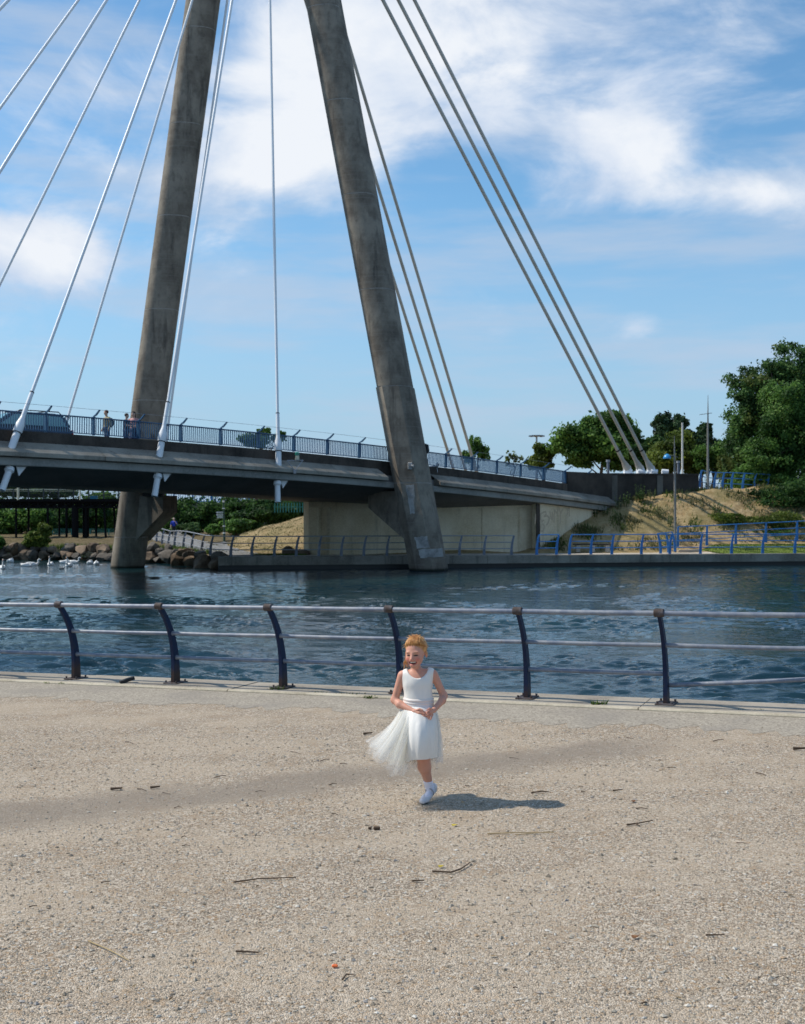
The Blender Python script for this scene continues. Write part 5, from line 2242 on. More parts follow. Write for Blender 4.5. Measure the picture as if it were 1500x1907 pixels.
face_cam = math.atan2(-N.y, -N.x)
out = math.atan2(N.y, N.x)
alng = math.atan2(-U.y, -U.x)
for (x, o_, H, fc, kw, lab) in (
        (199, -.75, 1.68, alng, dict(top=(.30, .27, .17), legs=(.05, .07, .13), skin=(.5, .32, .24), hair=(.10, .04, .025), bag=(.03, .03, .035)), 'person in a pale top walking left on the bridge with a dark bag'),
        (235, -.55, 1.60, out + .5, dict(top=(.03, .035, .06), legs=(.06, .09, .18), skin=(.5, .33, .25), hair=(.06, .04, .03), arms='rail'), 'shorter person in a navy top leaning on the bridge railing'),
        (249, -.70, 1.72, alng + .6, dict(top=(.50, .27, .26), legs=(.03, .04, .09), skin=(.5, .33, .25), hair=(.012, .010, .010), longhair=True, skirt=(.03, .045, .11)), 'long dark haired person in a pink top standing on the bridge')):
    k = k_at(x, o_)
    person(lab, DP(k, o_, -1.26), H, fc, **kw)
wp = W(324, 1005, 96)
person('man in a bright blue top and dark trousers walking the far path', (wp.x, wp.y, float(terr(wp.x, wp.y)) + .03), 1.68, math.radians(-80), (.02, .05, .42), (.02, .02, .025), (.52, .34, .26), (.52, .40, .33), pose='walk', arms='face')

# ------------------------------------------------------------------ swans
t = NT('swan_white')
M['swan'] = attr_mat('swan_feathers', .7)


def swan_mesh(kind):
    S = SDF((-.42, -.22, -.1), (.5, .22, .56), .0085)
    wht, org, blk = (.80, .80, .78), (.65, .22, .04), (.02, .02, .02)
    S.el((0, 0, .05), (.27, .15, .115), .04, None, wht)
    S.el((-.10, 0, .10), (.20, .14, .085), .04, None, wht)
    S.cap((-.22, 0, .12), (-.33, 0, .17), .06, .02, .03, wht)
    S.el((-.05, .075, .12), (.19, .055, .07), .02, None, wht)
    S.el((-.05, -.075, .12), (.19, .055, .07), .02, None, wht)
    if kind == 'up':
        nk = [(.20, 0, .08), (.27, 0, .18), (.235, 0, .30), (.235, 0, .41), (.28, 0, .47)]
    elif kind == 'curl':
        nk = [(.20, 0, .08), (.29, 0, .17), (.27, 0, .28), (.33, 0, .35), (.39, 0, .31)]
    else:                                             # head tucked back on the body
        nk = [(.20, 0, .08), (.25, 0, .16), (.18, .02, .22), (.06, .05, .21), (-.02, .06, .18)]
    for i in range(len(nk) - 1):
        S.cap(nk[i], nk[i + 1], .05 - .007 * i, .043 - .007 * i, .02, wht)
    h = np.array(nk[-1])
    d = h - np.array(nk[-2])
    d = np.array([d[0], d[1], -abs(d[0]) * .4])
    d /= np.linalg.norm(d) + 1e-9
    S.el(h, (.040, .030, .032), .01, None, wht)
    if kind != 'tuck':
        S.cap(h + d * .03, h + d * .095, .018, .010, .006, org)
    me = S.mesh('swan')
    vcol(me, S.colors(wht))
    return me


sm = {k: swan_mesh(k) for k in ('up', 'curl', 'tuck')}
for x, y, kind, rz_, sc, lab in (
        (5, 1058, 'up', -1.2, 1.0, 'white swan with upright neck nearest the left edge'),
        (19.5, 1046, 'tuck', 1.3, .95, 'white swan with tucked head by the rocks at left'),
        (50, 1054, 'tuck', .1, 1.0, 'white swan lying broadside in front of another swan'),
        (61, 1052, 'curl', .15, 1.0, 'white swan with curved neck behind the broadside swan'),
        (94, 1051.5, 'up', -1.5, 1.0, 'white swan with raised neck facing the viewer, third group from left'),
        (120.5, 1048, 'tuck', .2, .9, 'white swan farthest back near the rocks, head hidden'),
        (128.5, 1054, 'up', -1.7, 1.05, 'white swan facing the viewer in front of two others'),
        (138, 1047.5, 'curl', -.1, .95, 'white swan with curled neck swimming right by the rocks'),
        (168, 1049.5, 'tuck', 1.4, .95, 'round white swan, left of the two near the mast foot'),
        (180, 1051, 'tuck', 1.7, 1.0, 'round white swan, right of the two near the mast foot')):
    d = (CAMZ - ZW) * FPX / (y + 1.5 - HOR)
    p = W(x, y, d)
    o = link('swan', sm[kind], M['swan'], None, (p.x, p.y, ZW), (0, 0, rz_))
    o.scale = (sc, sc, sc)
    tag(o, lab, 'swan', 'swans by the rocky bank')
S = SDF((-.25, -.15, -.06), (.25, .15, .3), .008)
S.el((0, 0, .03), (.15, .08, .06), .02, None, (.30, .30, .30))
S.cap((.10, 0, .05), (.14, 0, .13), .03, .028, .02, (.75, .75, .74))
S.cap((.15, 0, .14), (.20, 0, .13), .012, .008, .005, (.5, .3, .05))
S.cap((-.1, 0, .05), (-.2, 0, .09), .03, .012, .02, (.6, .6, .6))
me = S.mesh('gull')
vcol(me, S.colors((.6, .6, .6)))
p = G(115, 1060, ZW)
tag(link('gull', me, M['swan'], None, (p.x, p.y, ZW), (0, 0, .9)), 'small grey and white gull floating between the swans', 'gull')

# ------------------------------------------------------------------ small things on the near ground
M['twig'] = plain('twig_bark', (.075, .048, .028), .85)
M['straw'] = plain('dry_straw', (.38, .28, .14), .8)
M['plastic_orange'] = plain('orange_plastic', (.75, .16, .04), .5)
M['leaf_yellow'] = plain('yellow_leaf', (.52, .40, .04), .7)
M['leaf_brown'] = plain('brown_leaf', (.20, .085, .03), .8)


def gp(x, y):
    d = 10.0
    for _ in range(8):
        X = (x - 750) / FPX * d
        d = (CAMZ - zg(X)) * FPX / (y - HOR)
    X = (x - 750) / FPX * d
    return Vector((X, d, zg(X)))


def twig(label, pts, r, mat_='twig', group=None, name='twig', cat='twig'):
    b = MB()
    for k, line in enumerate(pts):
        q = [gp(*p) + Vector((0, 0, r + .004 + .004 * ((i + k) % 2))) for i, p in enumerate(line)]
        b.tube(q, [r * (1 - .45 * i / max(1, len(q) - 1)) for i in range(len(q))], 6)
    o = b.build(name, M[mat_], None, smooth=True)
    tag(o, label, cat, group)


twig('long pale straw stem lying right of the girl', [[(908, 1555), (960, 1554), (1033, 1553)]], .004, 'straw', name='straw_stem', cat='straw')
twig('second straw stem beside the long one', [[(960, 1556.5), (1000, 1554.5), (1032, 1550)]], .003, 'straw', name='straw_stem', cat='straw')
twig('curved dark twig with a yellow leaf in the foreground', [[(806, 1626), (840, 1629), (858, 1622), (876, 1611)]], .006)
twig('forked grey twig on gravel right of the girl', [[(1168, 1539), (1190, 1537), (1216, 1531)], [(1185, 1538), (1192, 1541)]], .006)
twig('long thin brown twig left of centre foreground', [[(435, 1646), (480, 1641), (552, 1637)]], .005)
twig('dark stick beside the girl, just right of her foot', [[(990, 1479), (1010, 1477), (1026, 1478)]], .006)
twig('short dark stick between two twigs right of the girl', [[(1142, 1475), (1160, 1474)]], .006)
twig('brown twig at lower left of the foreground', [[(440, 1776), (460, 1778), (482, 1778)]], .006)
twig('pale diagonal straw at the lower left', [[(165, 1756), (200, 1772), (240, 1792)]], .004, 'straw', name='straw_stem', cat='straw')
twig('black flat stick on the dark diagonal band, left one', [[(206, 1473), (228, 1472)]], .011)
twig('black flat stick on the dark diagonal band, right one', [[(280, 1470), (298, 1469)]], .010)
twig('dark stick just left of the tulle skirt', [[(677, 1369), (694, 1368)]], .010)
twig('dark curled twig near the bottom centre', [[(638, 1828), (645, 1820), (655, 1818), (662, 1822)]], .004)
twig('thick dark stick at the right edge by the water', [[(1478, 1398), (1502, 1398)]], .014)
twig('brown stick low at the right edge', [[(1315, 1745), (1350, 1746)]], .005)
twig('small dark twig right of the curved twig', [[(768, 1644), (790, 1644)]], .006)
for i in range(34):
    x, y = random.uniform(20, 1480), random.uniform(1370, 1890) if i % 2 else random.uniform(1345, 1480)
    if 660 < x < 860 and 1340 < y < 1520:
        continue
    L = random.uniform(8, 22)
    a = random.uniform(-.25, .25)
    twig('tiny brown twig lying on the gravel', [[(x, y), (x + L * .5, y + L * .5 * a + random.uniform(-1, 1)), (x + L, y + L * a)]], random.uniform(.0025, .0045), group='tiny scattered twigs')


def leaf(label, x, y, s, mat_, rz_=0.0, name='leaf', cat='leaf'):
    p = gp(x, y)
    b = MB()
    n = 8
    pts = []
    for i in range(n):
        a = 2 * math.pi * i / n
        pts.append(Vector((math.cos(a) * s, math.sin(a) * s * .55, .008 + .010 * abs(math.cos(a + .6)))))
    R = Matrix.Rotation(rz_, 4, 'Z')
    top = [p + R @ q for q in pts]
    b.loft([[q - Vector((0, 0, .002)) for q in top], top])
    tag(b.build(name, M[mat_]), label, cat)


leaf('yellow fallen leaf above the curved twig', 822, 1617, .02, 'leaf_yellow', .5)
leaf("yellow fallen leaf right of the girl's foot", 847, 1540, .022, 'leaf_yellow', .2)
leaf("curled brown leaf right of the girl's shadow", 1180, 1495, .024, 'leaf_brown', 1.0)
leaf('small brown leaf near the right of the gravel', 1184, 1749, .022, 'leaf_brown', .3)
b = MB()
p = gp(624, 1803)
b.box(p + Vector((0, 0, .010)), (.028, .018, .012), bev=.004)
tag(b.build('plastic_scrap', M['plastic_orange']), 'small orange plastic scrap in the foreground gravel', 'litter')
b = MB()
p = gp(702, 1546)
b.box(p + Vector((0, 0, .012)), (.045, .02, .022), Matrix.Identity(4), bev=.006)
b.box(p + Vector((-.045, .01, .010)), (.022, .018, .016), bev=.004)
tag(b.build('dark_clod', M['twig']), 'dark clod on the gravel below the skirt', 'debris')
# steel channel leaning on the edging kerb
q = gp(233, 1277)
b = MB()
a, c = q + Vector((-.07, .02, .035)), q + Vector((.09, .10, .085))
d = (c - a).normalized()
s = d.cross(Vector((0, 0, 1))).normalized() * .035
u_ = s.cross(d).normalized() * .02
b.prism([a + s - u_, a - s - u_, a - s + u_, a + s + u_], c - a)
o = b.build('metal_offcut', M['black'])
tag(o, 'short black metal offcut propped on the quay edge', 'metal scrap')
# weeds along the edging
def weed(label, x, y, h, seed, n=40, w=.05, group=None):
    p = gp(x, y)
    r = np.random.default_rng(seed)
    a = r.random(n) * 6.28
    rad = r.random(n) ** .5 * w
    base = np.stack([np.cos(a) * rad * 2.2, np.sin(a) * rad, np.full(n, .01)], -1)
    hh = h * r.uniform(.4, 1.1, n)
    ln = r.normal(0, .45, (n, 2)) * hh[:, None]
    ww = .006 + .004 * r.random(n)
    b2 = r.random(n) * 6.28
    dv = np.stack([np.cos(b2) * ww, np.sin(b2) * ww, np.zeros(n)], -1)
    V = np.stack([base + dv, base - dv, base + np.stack([ln[:, 0], ln[:, 1], hh], -1)], 1).reshape(-1, 3)
    o = link('weed', np_mesh('weed', V, np.arange(3 * n).reshape(-1, 3)), M['grass_green'], None, p)
    tag(o, label, 'weed', group)


weed('bright green weed beside the third railing post', 517, 1287, .06, 1, 60, .05)
weed('bright green weed on the kerb right of the girl', 1117, 1316, .07, 2, 70, .04)
weed('little green weed on the kerb left of the girl', 691, 1302, .04, 3, 40, .04)
for i, x in enumerate((95, 120, 180, 205, 218, 262, 292, 310, 360, 600, 645, 668, 1395, 1420)):
    yk = 1271.5 + (x / 1500) * 61 - 6 * (x / 1500) * (1 - x / 1500)
    weed('low weeds growing along the pale edging kerb', x, yk - 1.5, .028, 20 + i, 30, .05, 'weeds along the kerb')
# ------------------------------------------------------------------ the running girl
gbase = gp(797, 1492)
QG = gbase.y / FPX


def g3(x, y, dep=0.0):
    return np.array([(x - 797) * QG, dep, (1492 - y) * QG])


def gnp(v):
    return Vector((float(v[0]), float(v[1]), float(v[2])))


SKIN = np.array((.62, .315, .225))
yaw = math.radians(20)
HF = np.array([-math.sin(yaw), -math.cos(yaw), -.06])
HF /= np.linalg.norm(HF)
HS = np.array([math.cos(yaw), -math.sin(yaw), .05])
HS -= HF * HS.dot(HF)
HS /= np.linalg.norm(HS)
HU = np.cross(HF, HS)
if HU[2] < 0:
    HU = -HU
HC = g3(774.5, 1212, -.035)
HR = np.stack([HS, HF, HU], 1)                    # columns: side, forward, up


def hp(a, b, c):
    return HC + HS * a + HF * b + HU * c


def torso(S, inf=0.0, k=.04):
    S.el(g3(778, 1273, .0), (.100 + inf, .072 + inf, .105 + inf), k)
    S.el(g3(779.5, 1303, .0), (.096 + inf, .074 + inf, .09 + inf), k)
    S.cap(g3(757, 1257, .01), g3(801, 1254, .01), .031 + inf, None, k)


S = SDF((-.36, -.24, -.01), (.20, .42, 1.20), .0034)
torso(S)
S.el(g3(784, 1330, .01), (.10, .085, .085), .05)
S.cap(g3(776.5, 1262, .012), g3(775, 1238, -.004), .036, .031, .022)
# arms: her right (picture left) and her left
S.cap(g3(749, 1258, .01), g3(735.5, 1305, .035), .0315, .0265, .03)
S.cap(g3(735.5, 1305, .035), g3(745, 1311, -.02), .027, .0275, .02)
S.cap(g3(745, 1311, -.02), g3(772, 1321, -.105), .0275, .0185, .015)
S.cap(g3(808, 1256, .01), g3(827, 1297, .035), .0305, .026, .03)
S.cap(g3(827, 1297, .035), g3(824, 1304, -.01), .026, .026, .02)
S.cap(g3(824, 1304, -.01), g3(808, 1318, -.10), .0265, .0185, .015)
# hands: palms and fingers meeting in front of the waist
S.cap(g3(773, 1321, -.108), g3(781, 1322.5, -.128), .0165, .0175, .012)
S.cap(g3(777, 1324, -.118), g3(781, 1326, -.126), .015, .014, .010)
for ch, r in (([(782, 1318.0, -.136), (788, 1318.6, -.150), (794, 1321.2, -.146)], .0064), ([(783, 1321.2, -.138), (790, 1322.4, -.153), (796, 1325.4, -.148)], .0067),
              ([(782, 1324.6, -.136), (789, 1326.4, -.149), (794.5, 1329.2, -.143)], .0063), ([(780, 1327.4, -.130), (784.5, 1331.4, -.140), (788.5, 1335.6, -.138)], .0056),
              ([(775, 1317.6, -.122), (781, 1314.6, -.140), (786.5, 1315.8, -.150)], .0070)):
    for i in range(2):
        S.cap(g3(*ch[i]), g3(*ch[i + 1]), r * (1 - .08 * i), r * (.92 - .12 * i), .0035)
S.cap(g3(807, 1318.5, -.104), g3(801.5, 1321.5, -.128), .0165, .0170, .012)
for ch, r in (([(800, 1317.6, -.138), (795.4, 1319.6, -.154), (793.8, 1324.2, -.154)], .0062), ([(801, 1320.6, -.140), (796.8, 1323.6, -.157), (795.6, 1328.6, -.154)], .0064),
              ([(803, 1323.6, -.138), (799.4, 1327.6, -.153), (798.2, 1332.2, -.148)], .0061), ([(805.5, 1325.6, -.130), (803.0, 1330.2, -.142), (801.4, 1334.2, -.138)], .0054),
              ([(805, 1316.0, -.120), (799.5, 1313.6, -.142), (795.0, 1315.6, -.156)], .0068)):
    for i in range(2):
        S.cap(g3(*ch[i]), g3(*ch[i + 1]), r * (1 - .08 * i), r * (.92 - .12 * i), .0035)
# legs: the front one planted, the other kicked back
S.cap(g3(791, 1336, -.01), g3(788, 1397, -.125), .066, .050, .03)
S.cap(g3(788, 1397, -.125), g3(790.5, 1424, -.075), .049, .046, .03)
S.cap(g3(790.5, 1424, -.070), g3(799.5, 1460, -.010), .045, .0255, .02)
S.cap(g3(799.5, 1460, -.010), g3(803, 1474, .010), .0255, .024, .01)
S.cap(g3(803, 1476, .012), g3(789, 1485, -.085), .022, .018, .01)
S.cap(g3(777, 1336, .02), g3(779, 1392, .02), .064, .047, .03)
S.cap(g3(779, 1392, .02), g3(783, 1378, .185), .046, .026, .02)
# head
S.el(hp(0, -.014, .024), (.072, .087, .080), .02, HR)
S.el(hp(0, .026, -.034), (.0595, .060, .076), .03, HR)
S.el(hp(0, .055, -.098), (.024, .021, .017), .028, HR)
for s in (-1, 1):
    S.el(hp(s * .035, .054, -.046), (.022, .020, .021), .022, HR)
    S.el(hp(s * .027, .070, .004), (.020, .010, .007), .014, HR)
    S.el(hp(s * .0745, -.014, -.022), (.009, .018, .027), .008, HR)
    S.el(hp(s * .0098, .0895, -.0475), (.0072, .0085, .0065), .008, HR)
S.cap(hp(0, .078, -.004), hp(0, .0985, -.041), .0075, .0108, .012)
S.el(hp(0, .081, -.0595), (.021, .010, .006), .010, HR)      # upper lip
S.el(hp(0, .079, -.0865), (.020, .010, .006), .010, HR)      # lower lip
for s in (-1, 1):
    S.cut_el(hp(s * .0275, .094, -.0155), (.0155, .013, .0065), .008, HR)
S.cut_el(hp(0, .092, -.0715), (.0255, .022, .0098), .004, HR)
for s in (-1, 1):
    S.cut_el(hp(s * .021, .086, -.0665), (.012, .016, .0060), .004, HR)
body_me = S.mesh('person', 1)
V = S.V
L = (V - HC) @ HR                                  # head coordinates of every vertex
a, f, u = L[:, 0], L[:, 1], L[:, 2]
col = np.tile(SKIN, (len(V), 1))
head = (V[:, 2] > .94) & (f > -.02)


def blend(mask, c):
    m = np.clip(mask, 0, 1)[:, None]
    return col * (1 - m) + np.array(c) * m


for s in (-1, 1):
    col = blend(head * .75 * np.exp(-(((a - s * .038) / .017) ** 2 + ((u + .045) / .016) ** 2)) * (f > .03), (.62, .17, .13))
col = blend(head * .4 * np.exp(-((a / .011) ** 2 + ((u + .042) / .011) ** 2)) * (f > .08), (.62, .22, .17))
lip = ((a / .031) ** 2 + ((u + .0715 - .10 * np.abs(a)) / .0165) ** 2)
col = blend(head * (f > .06) * np.clip((1.25 - lip) / .3, 0, 1) * .75, (.46, .12, .11))
mouth = ((a / .0265) ** 2 + ((u + .0705 - .16 * np.abs(a)) / .0108) ** 2)
inm = head & (f > .055) & (mouth < 1.0)
col[inm] = (.10, .018, .016)
teeth = inm & (u > -.0725 + .16 * np.abs(a)) & (np.abs(a) < .020)
col[teeth] = (.78, .74, .68)
for s in (-1, 1):
    ey = (((a - s * .0275) / .0145) ** 2 + ((u + .0165 + .10 * np.abs(a - s * .0275)) / .0050) ** 2)
    col = blend(head * (f > .05) * np.clip((1.35 - ey) / .4, 0, 1), (.035, .018, .012))
    br_ = (((a - s * .029) / .017) ** 2 + ((u - .0035 + .12 * np.abs(a - s * .024)) / .0035) ** 2)
    col = blend(head * (f > .05) * .55 * np.clip((1.3 - br_) / .5, 0, 1), (.36, .17, .07))
    er = ((a - s * .078) ** 2 / .014 ** 2 + (f + .014) ** 2 / .022 ** 2 + (u + .022) ** 2 / .03 ** 2)
    col = blend((V[:, 2] > .94) * .5 * np.clip(1.3 - er, 0, 1), (.62, .20, .13))
# warm knuckles, elbows and knee
for p, r in ((g3(735.5, 1305, .05), .035), (g3(828, 1298, .05), .035), (g3(786, 1402, -.17), .045), (g3(790, 1325, -.145), .03), (g3(798, 1327, -.15), .03)):
    col = blend(.35 * np.exp(-((V - p) ** 2).sum(1) / r ** 2), (.60, .22, .155))
mot = .5 + .5 * np.sin(V[:, 0] * 61 + 3 * np.sin(V[:, 2] * 37)) * np.sin(V[:, 2] * 53 + V[:, 1] * 47)
col = col * (1 - .05 * mot[:, None])
# skin under the hair takes the hair's colour, fading out across the hairline
hl = ((u - .061) + .86 * -(f - .070)) + .012 * (np.abs(a) / .07) ** 2 + .0025 * np.sin(a * 420) + .002 * np.sin(a * 910 + f * 300)
col = blend((V[:, 2] > .98) * np.clip((hl + .012) / .012, 0, 1) * .85, (.50, .24, .085))
vcol(body_me, col)
M['skin'] = attr_mat('skin', .5, .15, .3)
girl = link('person', body_me, M['skin'], None, gbase)
tag(girl, 'ginger haired girl in a white tulle dress running and laughing on the gravel', 'person')


def wear(name, me, m, parent=girl):
    o = link(name, me, m, parent, (0, 0, 0), local=True)
    return o


# --- hair: pulled back, with loose strands at the neck
t = NT('ginger_hair')
c1 = t.noise(55, 6, .6, (1, 1, .35))
c2 = t.noise(14, 4)
c = t.mix(t.ramp(c1, .35, .65), (.40, .165, .048), (.68, .36, .125))
c = t.mix(t.mth('MULTIPLY', t.ramp(c2, .5, .7), .5), c, (.76, .48, .21))
t.bump(c1, .5, .006)
M['hair'] = t.done(c, .42, spec=.4)
S = SDF((-.24, -.2, .88), (.12, .2, 1.23), .0042)
S.el(hp(0, -.0215, .0275), (.0774, .0912, .0835), .01, HR)
S.cut(lambda P: -((((P - HC) @ HU) - .061) + .86 * (((P - HC) @ HF - .070) * -1.0)) / 1.3 - .012 * (np.abs((P - HC) @ HS) / .07) ** 2)
S.el(hp(0, -.100, .035), (.036, .034, .036), .02, HR)                     # gathered bunch at the back
S.cap(hp(.0, -.12, .02), hp(-.045, -.125, -.07), .032, .024, .02)
S.cap(hp(-.045, -.125, -.07), hp(-.075, -.10, -.145), .024, .010, .02)
hair_me = S.mesh('hair', 2)
rg = np.random.default_rng(3)
hV = S.V
wear('hair', hair_me, M['hair'])
b = MB()
r = random.Random(4)
for i in range(260):                              # strands combed back over the head
    th = r.uniform(-1.45, 1.45)
    lift = r.uniform(-.001, .004)
    pts = []
    for j in range(7):
        q = j / 6
        ang = -.55 + q * 2.3                      # forward hairline to the crown and back
        rr = np.array([.0778 + lift, .0918 + lift, .0845 + lift])
        sx = math.sin(th) * (1 - .45 * q)
        cx = math.cos(th)
        v = np.array([sx * math.cos(max(ang - .9, 0) * .4), math.sqrt(max(0, 1 - sx * sx)) * math.sin(.70 - ang) * 1.0, math.sqrt(max(0, 1 - sx * sx)) * math.cos(.70 - ang)])
        pts.append(gnp(hp(*(v * rr + np.array([0, -.018, .027])))))
    # keep only the part behind the hairline
    pts = [p for p in pts if ((np.array(p) - HC) @ HU - .058) + .86 * -(((np.array(p) - HC) @ HF) - .070) > -.011]
    if len(pts) >= 3:
        b.tube(pts, [.0006] + [.0014] * (len(pts) - 1), 4)
for i in range(26):                               # wisps at the picture-left side of face and neck
    s0 = hp(-.066 + r.uniform(-.006, .006), r.uniform(-.06, .0), r.uniform(-.06, .03))
    e0 = hp(-.075 - r.uniform(0, .055), r.uniform(-.09, .0), -.10 - r.uniform(0, .07))
    m0 = (s0 + e0) / 2 + np.array([-.014, 0, -.012]) * r.uniform(.2, 1.6)
    b.tube([gnp(s0), gnp(m0), gnp(e0)], [.0018, .0015, .0005], 4)
for i in range(70):                               # flyaways all round the outline
    th = r.uniform(-1.5, 1.5)
    s0 = hp(.076 * math.sin(th), r.uniform(-.05, .02), .084 * math.cos(th) + .0275)
    e0 = s0 + (HU * math.cos(th) + HS * math.sin(th)) * r.uniform(.002, .010) + HS * r.uniform(-.03, .015) - HF * r.uniform(.0, .03) - HU * (.02 if abs(th) > .9 else 0)
    b.tube([gnp(s0), gnp((s0 + e0) / 2 + HU * .004), gnp(e0)], [.0013, .001, .0004], 4)
wear('hair_strands', b.mesh('hair_strands', True), M['hair'])

# --- dress
t = NT('satin')
sv = t.noise(11, 4, .5, (1.4, 1.4, .35))
c = t.mix(sv, (.74, .71, .655), (.82, .80, .76))
t.bump(sv, .3, .02)
M['satin'] = t.done(c, .45, spec=.4)
t = NT('sash')
c = t.mix(t.noise(9, 4), (.74, .66, .60), (.80, .73, .68))
t.bump(t.noise(30, 3, .5, (1, 1, 6)), .3, .004)
M['sash'] = t.done(c, .4, spec=.4)


def tulle(name, fac, colr):
    t = NT(name)
    sc_ = t.n('ShaderNodeSeparateColor')
    t.l(t.attr(), sc_.inputs[0])
    st = sc_.outputs[0]
    d = t.n('ShaderNodeBsdfDiffuse')
    d.inputs['Color'].default_value = (*colr, 1)
    tr = t.n('ShaderNodeBsdfTranslucent')
    tr.inputs['Color'].default_value = (*colr, 1)
    m1 = t.n('ShaderNodeMixShader')
    m1.inputs[0].default_value = .45
    t.l(d.outputs[0], m1.inputs[1])
    t.l(tr.outputs[0], m1.inputs[2])
    tp = t.n('ShaderNodeBsdfTransparent')
    m2 = t.n('ShaderNodeMixShader')
    t.l(t.mth('MULTIPLY', st, fac), m2.inputs[0])
    t.l(tp.outputs[0], m2.inputs[1])
    t.l(m1.outputs[0], m2.inputs[2])
    out = [q for q in t.t.nodes if q.type == 'OUTPUT_MATERIAL'][0]
    t.l(m2.outputs[0], out.inputs[0])
    return t.m


M['tulle'] = tulle('tulle', .27, (.88, .88, .86))
M['tulle_in'] = tulle('tulle_inner', .48, (.86, .83, .73))

S = SDF((-.30, -.16, .60), (.14, .16, 1.0), .0036)
torso(S, .010, .04)
S.el(g3(779.5, 1316, .0), (.108, .088, .05), .04)
S.cut_el(g3(778, 1239, -.06), (.079, .30, .086), .006)
S.cut_el(g3(735.5, 1266, .0), (.048, .30, .078), .006)
S.cut_el(g3(821.0, 1264, .0), (.048, .30, .078), .006)
S.cut(lambda P: .655 - P[..., 2])
wear('bodice', S.mesh('bodice', 2), M['satin'])
rings = []
for j in range(13):
    q = j / 12
    zz = (1492 - (1313.5 - 15.5 * q)) * QG
    pl = .003 * math.sin(q * math.pi * 5.6) + .006
    sq = math.sin(q * math.pi) ** .3 if 0 < q < 1 else .0
    rings.append([Vector(((779.5 - 797) * QG + math.cos(2 * math.pi * i / 48) * (.106 + pl * sq), math.sin(2 * math.pi * i / 48) * (.084 + pl * sq), zz + .006 * math.sin(2 * math.pi * i / 48 + .4) - .004 * math.cos(2 * math.pi * i / 48))) for i in range(48)])
b = MB()
b.loft(rings)
wear('sash', b.mesh('sash', True), M['sash'])


def skirt(name, hem, ctrl, n_fold, amp, m, seed, nphi=160, nt=26, top_in=0.0, rag=0.0, t0=0.0, wav=0.0):
    """hem(phi) and ctrl(phi) give points (px, py, depth); quadratic drape from the waist with folds"""
    rr = np.random.default_rng(seed)
    ph1, ph2, ph3 = rr.uniform(0, 6.28, 3)
    V = np.zeros((nphi, nt, 3))
    for i in range(nphi):
        p = 2 * math.pi * i / nphi
        w = np.array([(779.5 - 797) * QG + math.cos(p) * (.110 - top_in), -math.sin(p) * (.086 - top_in), (1492 - 1311.5) * QG])
        h = g3(*hem(p))
        c = g3(*ctrl(p))
        fold = math.sin(n_fold * p + ph1 + .8 * math.sin(2 * p + ph2)) + .5 * math.sin((n_fold * 2 + 3) * p + ph3)
        rad = np.array([math.cos(p), -math.sin(p), 0])
        for j in range(nt):
            u = t0 + (1 - t0) * j / (nt - 1)
            q = (1 - u) ** 2 * w + 2 * u * (1 - u) * c + u * u * h
            q = q + rad * fold * amp * u ** .8 * (1 + .25 * math.sin(6 * u + ph2 + p))
            q = q + u ** 1.6 * (rad * .020 * math.sin(3 * p + ph2 * 2) + np.array([0, 0, .016 * math.sin(2 * p + ph3 + 2 * u)])) * wav
            q[2] += rag * math.sin(23 * p + ph1) * u ** 6 + .3 * rag * math.sin(57 * p) * u ** 8
            V[i, j] = q
    idx = np.arange(nphi * nt).reshape(nphi, nt)
    nx = np.roll(idx, -1, 0)
    F = np.stack([idx[:, :-1], nx[:, :-1], nx[:, 1:], idx[:, 1:]], -1).reshape(-1, 4)
    # gathers run from the waist to the hem: thicker net along them, thinning at the hem
    ph = np.linspace(0, 2 * math.pi, nphi, endpoint=False)[:, None]
    tt = np.linspace(0, 1, nt)[None]
    g = np.zeros((nphi, nt))
    for _ in range(9):
        k = rr.integers(5, 34)
        g += np.sin(k * ph + rr.uniform(0, 6.28) + 1.2 * tt * rr.normal(0, 1)) / 3
    g = np.clip(1.0 + .55 * g, .25, 2.1) * (1.25 - .62 * tt ** 1.5)
    me = np_mesh(name, V.reshape(-1, 3), F, True)
    vcol(me, np.repeat(g.reshape(-1, 1), 3, 1))
    return wear(name, me, m)


pos = lambda v: max(0.0, v)
# satin underskirt, lifted over the front knee
skirt('underskirt',
      lambda p: (780 + 35 * math.cos(p), 1409 + 4 * pos(-math.cos(p)) - 6 * pos(math.sin(p)) * (1 if math.cos(p) > -.5 else .3) + 6 * pos(-math.sin(p)), -.155 * math.sin(p) - .10 * pos(math.sin(p)) + .03),
      lambda p: (781 + 40 * math.cos(p), 1352, -.145 * math.sin(p) - .15 * pos(math.sin(p))), 6, .006, M['satin'], 5)
def fwd(p):
    """the net lies in front of the satin on the picture-left side only"""
    s = pos(math.sin(p))
    q = min(1.0, max(0.0, (-math.cos(p) + .12) / .5))
    return s ** .6 * q * q * (3 - 2 * q)


# ivory inner net blown to the left
skirt('inner_net',
      lambda p: (764 + 46 * math.cos(p) - 10 * pos(-math.cos(p)), 1416 - 6 * pos(-math.cos(p)) - 4 * pos(math.cos(p)), -.13 * math.sin(p) + .05 - fwd(p) * .17),
      lambda p: (776 + 40 * math.cos(p), 1350, -.115 * math.sin(p) + .02 - fwd(p) * .12), 8, .014, M['tulle_in'], 6, rag=.004)
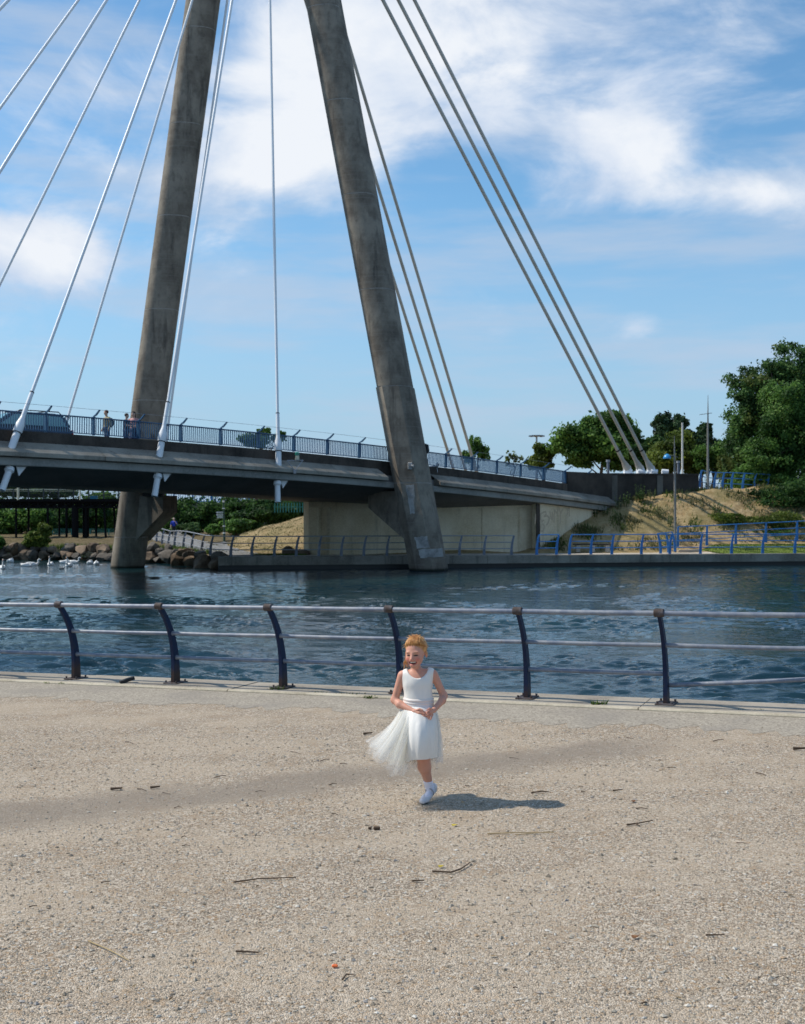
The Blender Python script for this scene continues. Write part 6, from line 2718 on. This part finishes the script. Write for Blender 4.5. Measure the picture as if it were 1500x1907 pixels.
# outer tulle layers streaming out to the left
for i in range(5):
    e = i * 1.0
    skirt('tulle_layer',
          lambda p, e=e: (750 + 3 * e + (68 - 3.0 * e) * math.cos(p), 1432 - 2.2 * e - (46 - 5 * e) * pos(-math.cos(p)) ** 1.4 - 9 * pos(math.cos(p)), -.12 * math.sin(p) + .03 + .006 * e - fwd(p) * (.20 - .012 * e)),
          lambda p, e=e: (777 + (46 - e) * math.cos(p) + 6 * pos(-math.cos(p)), 1349 - 3 * e + 6 * pos(-math.cos(p)), -.115 * math.sin(p) + .02 - fwd(p) * .13), 6 + i, .016 + .002 * i, M['tulle'], 10 + i, rag=.009, wav=1.0)

# --- sock, shoes
M['sock'] = attr_mat('sock_cotton', .9)
M['shoe'] = attr_mat('shoe_leather', .35, spec=.5)
S = SDF((-.06, -.14, -.005), (.10, .09, .17), .0028)
S.cap(g3(797.2, 1454.0, -.020), g3(802.5, 1474, .010), .0315, .0300, .006)
for yy in (1455.5, 1460, 1464.5, 1469):
    q = (yy - 1454) / 20
    S.el(g3(797.2 + 5.3 * q, yy, -.020 + .03 * q), (.0345, .034, .006), .008)
S.cap(g3(803, 1475, .012), g3(790, 1483.0, -.078), .0250, .0190, .012)
me = S.mesh('sock', 1)
vcol(me, np.tile((.78, .76, .84), (len(S.V), 1)))
wear('sock', me, M['sock'])


M['strap'] = plain('grey_strap', (.30, .28, .30), .4)


def shoe(heel, ball, toe, up, name='shoe'):
    S = SDF(np.minimum(np.minimum(heel, ball), toe) - .08, np.maximum(np.maximum(heel, ball), toe) + .09, .003)
    upn = np.array(up) / np.linalg.norm(up)
    S.cap(heel, ball, .0275, .0305, .012)
    S.cap(ball, toe, .0300, .0235, .012)
    S.cap(heel + upn * .012, heel + upn * .028, .029, .028, .01)
    # open top: cut away a trough above the foot
    ax = (ball - heel)
    Ld = np.linalg.norm(ax)
    ax = ax / Ld
    mid = heel + ax * Ld * .62 + upn * .034
    sd = np.cross(ax, upn)
    S.cut_el(mid, (.062, .0235, .034), .004, np.stack([ax, sd, upn], 1))
    S.cap(heel + ax * .052 + sd * .029 + upn * .010, heel + ax * .050 + upn * .045, .006, .006, .004)
    S.cap(heel + ax * .052 - sd * .029 + upn * .010, heel + ax * .050 + upn * .045, .006, .006, .004)
    me = S.mesh(name, 1)
    q = (S.V - heel) @ upn
    c = np.where((q < -.019)[:, None], np.array((.10, .095, .10)), np.array((.66, .64, .66)))
    vcol(me, c)
    sh = wear(name, me, M['shoe'])
    b = MB()                                       # instep strap
    arc = [gnp(heel + ax * .056 + sd * .033 * math.cos(w) + upn * (.010 + .036 * math.sin(w))) for w in [math.pi * i / 10 for i in range(11)]]
    b.tube(arc, .0045, 6)
    o = link('strap', b.mesh('strap', True), M['strap'], sh, (0, 0, 0), local=True)


shoe(g3(806.5, 1473.5, .028), g3(792, 1483.8, -.072), g3(787, 1485.4, -.105), (.18, -.35, .93))
shoe(g3(783, 1382, .215), g3(781, 1369, .215) + np.array([0, .0, -.16]), g3(781, 1369, .215) + np.array([0, -.01, -.20]), (0, 1, .1))
S = SDF((-.15, .05, .25), (.05, .30, .58), .005)
S.cap(g3(782, 1381, .125), g3(783, 1378, .205), .033, .030, .01)
S.cap(g3(783, 1378, .205), g3(781, 1399, .23), .030, .024, .01)
me = S.mesh('sock', 1)
vcol(me, np.tile((.78, .76, .84), (len(S.V), 1)))
wear('sock', me, M['sock'])
